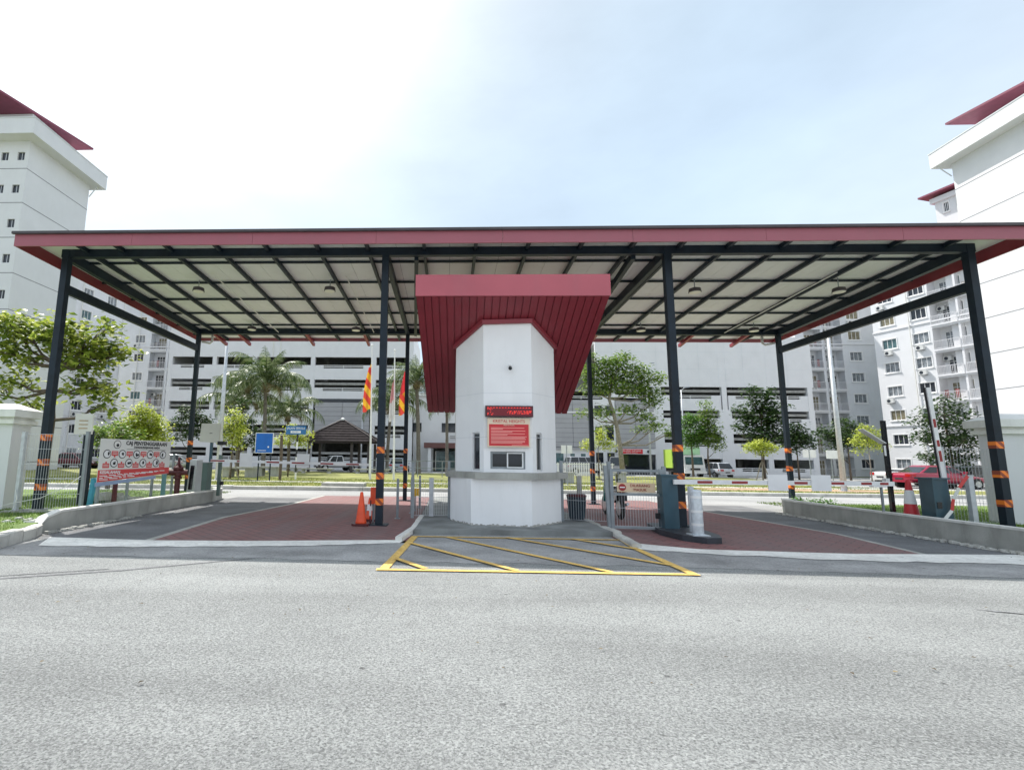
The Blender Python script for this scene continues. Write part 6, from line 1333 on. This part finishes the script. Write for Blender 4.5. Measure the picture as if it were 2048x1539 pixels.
# ================================================================== VEHICLES
def loft(sections, m, name, par, n=None, smooth=True):
    """sections: list of rings (same vertex count), capped"""
    b = MB(); k = len(sections[0]); vs = [p for s_ in sections for p in s_]; fs = []
    for i in range(len(sections)-1):
        for j in range(k): j2 = (j+1) % k; fs.append((i*k+j, (i+1)*k+j, (i+1)*k+j2, i*k+j2))
    fs.append(tuple(range(k))); fs.append(tuple(range(len(sections)*k-1, (len(sections)-1)*k-1, -1)))
    b.add(vs, fs); return b
def car(name, label, cat, loc, rz, colr, kind='sedan', L_=4.6, Wd=1.78, Hh=1.46, far=False):
    """x forward; body lofted along its length; greenhouse, glass, wheels, lamps, plates as parts"""
    t = thing(name, label, cat, loc); r = Vector(loc); ca, sa = cos(rz), sin(rz)
    def X(p): return (r.x+p[0]*ca-p[1]*sa, r.y+p[0]*sa+p[1]*ca, r.z+p[2])
    pm = mat('paint_%s' % name+str(colr), colr, .28, metal=.15, var=.04, coat=.6)
    h = L_/2; w = Wd/2
    bel = {'sedan': .93, 'hatch': .92, 'suv': 1.08, 'pickup': 1.05}[kind]
    hood = bel-.10; P = {
     'sedan': [(-h, .45, .78), (-h+.1, .32, .95), (-h+.9, .28, 1.0), (-.6, .24, bel), (.9, .24, bel-.02), (h-.7, .26, hood-.06), (h-.15, .30, .70), (h, .42, .60)],
     'hatch': [(-h, .45, .85), (-h+.08, .32, .95), (-h+.6, .28, .96), (-.4, .24, bel), (.7, .24, bel-.02), (h-.6, .26, hood-.04), (h-.15, .30, .74), (h, .42, .62)],
     'suv': [(-h, .5, 1.0), (-h+.08, .38, 1.1), (-h+.6, .34, 1.1), (-.4, .32, bel), (.8, .32, bel), (h-.6, .34, bel-.08), (h-.1, .38, .9), (h, .5, .75)],
     'pickup': [(-h, .5, .95), (-h+.08, .4, 1.02), (-h+.8, .36, 1.03), (-.4, .34, bel), (.8, .34, bel), (h-.7, .36, bel-.06), (h-.1, .4, .9), (h, .5, .75)]}[kind]
    secs = []
    for i, (x, z0, z1) in enumerate(P):
        e = .82 if i in (0, len(P)-1) else .96 if i in (1, len(P)-2) else 1; ww = w*e; zc = z0+(z1-z0)*.55
        secs.append([X(p) for p in ((x, -ww*.93, z0), (x, -ww, zc), (x, -ww*.965, z1-.05), (x, -ww*.86, z1), (x, ww*.86, z1), (x, ww*.965, z1-.05), (x, ww, zc), (x, ww*.93, z0))])
    bo_ = loft(secs, pm, 'body', t).build('body', pm, t, smooth=True)
    sm_ = bo_.modifiers.new('round', 'SUBSURF'); sm_.levels = sm_.render_levels = 2
    for q_ in (0, 1): bo_.data.polygons[-1-q_].use_smooth = True
    gh = {'sedan': (-h+.55, -h+1.35, .35, 1.15), 'hatch': (-h+.12, -h+.55, .35, 1.1), 'suv': (-h+.1, -h+.4, .5, 1.2), 'pickup': (-.75, -.6, .7, 1.35)}[kind]
    xb, xrb, xrf, xf = gh; zt = Hh; wb, wt = w*.90, w*.72
    def gring(z, x0, x1, ww): return [X(p) for p in ((x0, -ww, z), (x1, -ww, z), (x1, ww, z), (x0, ww, z))]
    b = MB(); g = [gring(bel-.04, xb, xf, wb), gring(zt-.07, xrb, xrf, wt), gring(zt, xrb+.15, xrf-.2, wt*.85)]; vs = [p for s_ in g for p in s_]
    fs = [(i*4+j, i*4+(j+1) % 4, (i+1)*4+(j+1) % 4, (i+1)*4+j) for i in range(2) for j in range(4)]+[(8, 9, 10, 11)]
    b.add(vs, fs); cab = b.build('cabin', pm, t); bv = cab.modifiers.new('edge', 'BEVEL'); bv.width = .06; bv.segments = 3; bv.limit_method = 'NONE'
    # glass panels slightly proud
    def lerp(a, c, f): return a+(c-a)*f
    zb_, zt_ = bel+.03, zt-.10; fb = (zb_-(bel-.04))/((zt-.07)-(bel-.04)); ft = (zt_-(bel-.04))/((zt-.07)-(bel-.04))
    def at(f): return lerp(xb, xrb, f), lerp(xf, xrf, f), lerp(wb, wt, f)
    (b0, f0_, w0), (b1, f1_, w1) = at(fb), at(ft); o_ = .008
    for s_ in (-1, 1):
        for (q0, q1) in ((.05, .36), (.39, .68), (.71, .95)) if kind != 'pickup' else ((.08, .48), (.52, .92)):
            b = MB(); pts = [X(p) for p in ((lerp(b0, f0_, q0), s_*(w0+o_), zb_), (lerp(b0, f0_, q1), s_*(w0+o_), zb_), (lerp(b1, f1_, q1), s_*(w1+o_), zt_), (lerp(b1, f1_, q0), s_*(w1+o_), zt_))]
            b.add(pts, [(0, 1, 2, 3) if s_ < 0 else (3, 2, 1, 0)]); b.build('side_window', 'glass_car', t)
    for nm_, (xa_, xb2), sg_ in (('windscreen', (f0_, f1_), 1), ('rear_window', (b0, b1), -1)):
        b = MB(); b.add([X(p) for p in ((xa_+sg_*o_, -w0*.9, zb_), (xa_+sg_*o_, w0*.9, zb_), (xb2+sg_*o_, w1*.88, zt_), (xb2+sg_*o_, -w1*.88, zt_))], [(0, 1, 2, 3) if sg_ > 0 else (3, 2, 1, 0)]); b.build(nm_, 'glass_car', t)
    R_ = .31 if kind in ('sedan', 'hatch') else .37
    for x in (-h+.85, h-.85):
        for s_ in (-1, 1): 
            c = X((x, s_*(w-.09), R_)); ax = (-sa*s_, ca*s_, 0)
            b = MB(); c_ = Vector(c); a_ = Vector(ax); b.tube([c_-a_*.1, c_+a_*.085, c_+a_*.1], [R_*1.12, R_*1.12, R_*1.1], 18); b.build('wheel_arch', 'tyre', t)
            wheel(t, tuple(Vector(c)+Vector(ax)*.02), R_, .2, ax, .62)
    for s_ in (-1, 1):
        b = MB(); x = h; z = P[-1][2]; pts = [X(p) for p in ((x-.02, s_*w*.5, z-.08), (x-.2, s_*w*.93, z-.02), (x-.3, s_*w*.95, z+.10), (x-.10, s_*w*.5, z+.06))]; q = [X(p) for p in ((x+.015, s_*w*.5, z-.08), (x-.15, s_*w*.965, z-.02), (x-.27, s_*w*.975, z+.10), (x-.07, s_*w*.5, z+.07))]
        b.hexa(pts+q); b.build('headlight', 'lens_clear', t)
        z = P[1][2]-.16; b = MB(); b.hexa([X(p) for p in ((-h-.01, s_*w*.48, z-.09), (-h+.02, s_*w*.82, z-.09), (-h+.25, s_*w*.97, z-.07), (-h+.1, s_*w*.5, z-.07), (-h-.005, s_*w*.48, z+.09), (-h+.03, s_*w*.82, z+.09), (-h+.28, s_*w*.975, z+.08), (-h+.1, s_*w*.5, z+.08))]); b.build('tail_light', 'lens_red', t)
        b = MB(); b.hexa([X(p) for p in ((f0_-.25, s_*w*.98, bel), (f0_-.1, s_*w*.98, bel), (f0_-.1, s_*w*1.12, bel+.02), (f0_-.22, s_*w*1.12, bel+.02), (f0_-.25, s_*w*.98, bel+.13), (f0_-.1, s_*w*.98, bel+.13), (f0_-.1, s_*w*1.12, bel+.14), (f0_-.22, s_*w*1.12, bel+.14))]); b.build('door_mirror', pm, t)
    for x, nm_, mm in ((-h-.012, 'number_plate', 'print_black'), (h+.004, 'number_plate', 'print_black')):
        b = MB(); b.hexa([X(p) for p in ((x, -.25, .52), (x+.01, -.25, .52), (x+.01, .25, .52), (x, .25, .52), (x, -.25, .63), (x+.01, -.25, .63), (x+.01, .25, .63), (x, .25, .63))]); b.build(nm_, mm, t)
    b = MB(); b.hexa([X(p) for p in ((h-.14, -w*.55, .42), (h+.012, -w*.5, .42), (h+.012, w*.5, .42), (h-.14, w*.55, .42), (h-.14, -w*.55, .50), (h+.012, -w*.5, .50), (h+.012, w*.5, .50), (h-.14, w*.55, .50))]); b.build('grille', 'black_rubber', t)
    b = MB(); b.hexa([X(p) for p in ((-h-.03, -w*.8, .36), (-h+.1, -w*.85, .36), (-h+.1, w*.85, .36), (-h-.03, w*.8, .36), (-h-.03, -w*.8, .5), (-h+.1, -w*.85, .5), (-h+.1, w*.85, .5), (-h-.03, w*.8, .5))]); b.build('rear_bumper', pm, t)
    return t
def at_x(t, px): return px
car('parked_car', 'bright red sedan with a boot spoiler parked behind the right barrier machine', 'car', (30.75, 34.2, .0+.16), radians(4), (.30, .008, .04), 'sedan', 4.9, 1.8, 1.42)
rs = [o for o in COL.objects if o.get('label', '').startswith('bright red sedan')][0]
car('parked_car', 'dark red sedan parked behind the mesh fence at the far left', 'car', (-36.9, 49.2, .15), radians(-3), (.13, .006, .022), 'sedan', 4.8, 1.8, 1.5)
car('parked_car', 'black hatchback half hidden behind the nose of the bright red sedan', 'car', (35.6, 37.2, .16), radians(185), (.015, .018, .022), 'hatch', 4.2, 1.75, 1.5)
car('parked_car', 'white car showing its tail left of the bright red sedan', 'car', (32.9, 38.6, .16), radians(8), (.62, .62, .62), 'sedan', 4.7, 1.8, 1.2)
car('parked_car', 'silver hatchback parked with its tail to us beside the green truck', 'car', (28.6, 57, .02), radians(97), (.42, .44, .48), 'hatch', 4.2, 1.8, 1.6)
car('parked_car', 'silver people carrier with roof rails right of the booth', 'car', (15.6, 60, .02), radians(12), (.34, .35, .38), 'suv', 4.8, 1.85, 2.05)
car('parked_car', 'dark grey off-roader in front of the car park entry', 'car', (19.4, 60.5, .02), radians(250), (.12, .125, .13), 'suv', 4.6, 1.9, 2.1)
car('pickup_truck', 'white pickup with dark windscreen parked under the pavilion roof', 'pickup', (-13.2, 60, .02), radians(215), (.60, .60, .60), 'pickup', 5.0, 1.85, 1.78)
car('parked_car', 'pale silver car between the banner and the ticket machine', 'car', (-25.4, 47, .15), radians(10), (.45, .47, .5), 'sedan', 4.7, 1.8, 1.5)
car('parked_car', 'pale blue grey car seen between the flagpoles and the rear inner post', 'car', (-5.6, 59, .02), radians(85), (.30, .36, .42), 'hatch', 4.2, 1.8, 1.6)
# lorry with bright green box
tk = thing('delivery_truck', 'white cab lorry with a lime green box body behind the inner right post', 'truck', (25, 58, .02))
lg = mat('lime_body', (.38, .55, .08), .45, var=.05); tw = 'white_plastic'
def tb_(nm, m, x0, x1, y0, y1, z0, z1, par=tk): b = MB(); b.box(x0, y0, z0, x1, y1, z1); return b.build(nm, m, par)
bodyb = tb_('box_body', lg, 24.75, 27.3, 58.4, 60.6, .95, 3.0); tb_('box_front', mat('pale_green', (.38, .62, .38), .5), 25.15, 27.25, 57.2, 58.39, 2.4, 3.2)
tb_('chassis', 'black_rubber', 24.9, 27.1, 57.6, 60.5, .55, .98)
b = MB(); b.hexa([(25.0, 56.0, .45), (27.2, 56.0, .45), (27.2, 58.2, .45), (25.0, 58.2, .45), (25.05, 56.35, 2.35), (27.15, 56.35, 2.35), (27.15, 58.2, 2.35), (25.05, 58.2, 2.35)]); cabt = b.build('cab', tw, tk)
b = MB(); b.hexa([(25.2, 56.13, 1.35), (27.0, 56.13, 1.35), (27.0, 56.19, 1.35), (25.2, 56.19, 1.35), (25.22, 56.28, 2.15), (26.98, 56.28, 2.15), (26.98, 56.35, 2.15), (25.22, 56.35, 2.15)]); b.build('windscreen', 'pane_teal', tk)
b = MB(); b.hexa([(24.98, 56.5, 1.35), (25.0, 56.5, 1.35), (25.0, 57.7, 1.35), (24.98, 57.7, 1.35), (25.01, 56.7, 2.1), (25.03, 56.7, 2.1), (25.03, 57.7, 2.1), (25.01, 57.7, 2.1)]); b.build('side_window', 'glass_car', tk)
for x in (25.15, 26.75): tb_('headlight', 'lens_clear', x, x+.3, 55.97, 56.0, .8, 1.0)
tb_('grille', 'black_rubber', 25.6, 26.6, 55.97, 56.0, .78, .98); tb_('bumper', tw, 24.95, 27.25, 55.9, 56.0, .42, .68)
for x in (25.2, 27.0):
    for y in (57.0, 59.8): wheel(tk, (x, y, .45), .43, .28, (1, 0, 0))
tb_('print_mark', mat('deep_green', (.03, .2, .05), .5), 24.8, 25.0, 58.36, 58.39, 2.3, 2.8, tk); tb_('print_mark', 'deep_green' if False else MAT['deep_green'], 24.8, 25.0, 58.36, 58.39, 1.5, 1.8, tk)

# ================================================================== last touches: litter on the verge, stones, lane end pieces
rb = random.Random(77)
b = MB()
for i in range(26):
    x, y = -8.3+rb.uniform(-.35, .35), 9.9+rb.uniform(-.3, .3); s_ = rb.uniform(.02, .06); b.hexa([(x-s_, y-s_, .2), (x+s_, y-s_*.7, .2), (x+s_*.8, y+s_, .2), (x-s_*.7, y+s_, .2), (x-s_*.7, y-s_*.5, .2+s_*.7), (x+s_*.6, y-s_*.5, .2+s_*.6), (x+s_*.5, y+s_*.6, .2+s_*.8), (x-s_*.5, y+s_*.6, .2+s_*.5)])
b.build('pebbles', 'concrete_light', kind='stuff', label='small scatter of pale rubble on the grass before the mesh fence', cat='rubble')
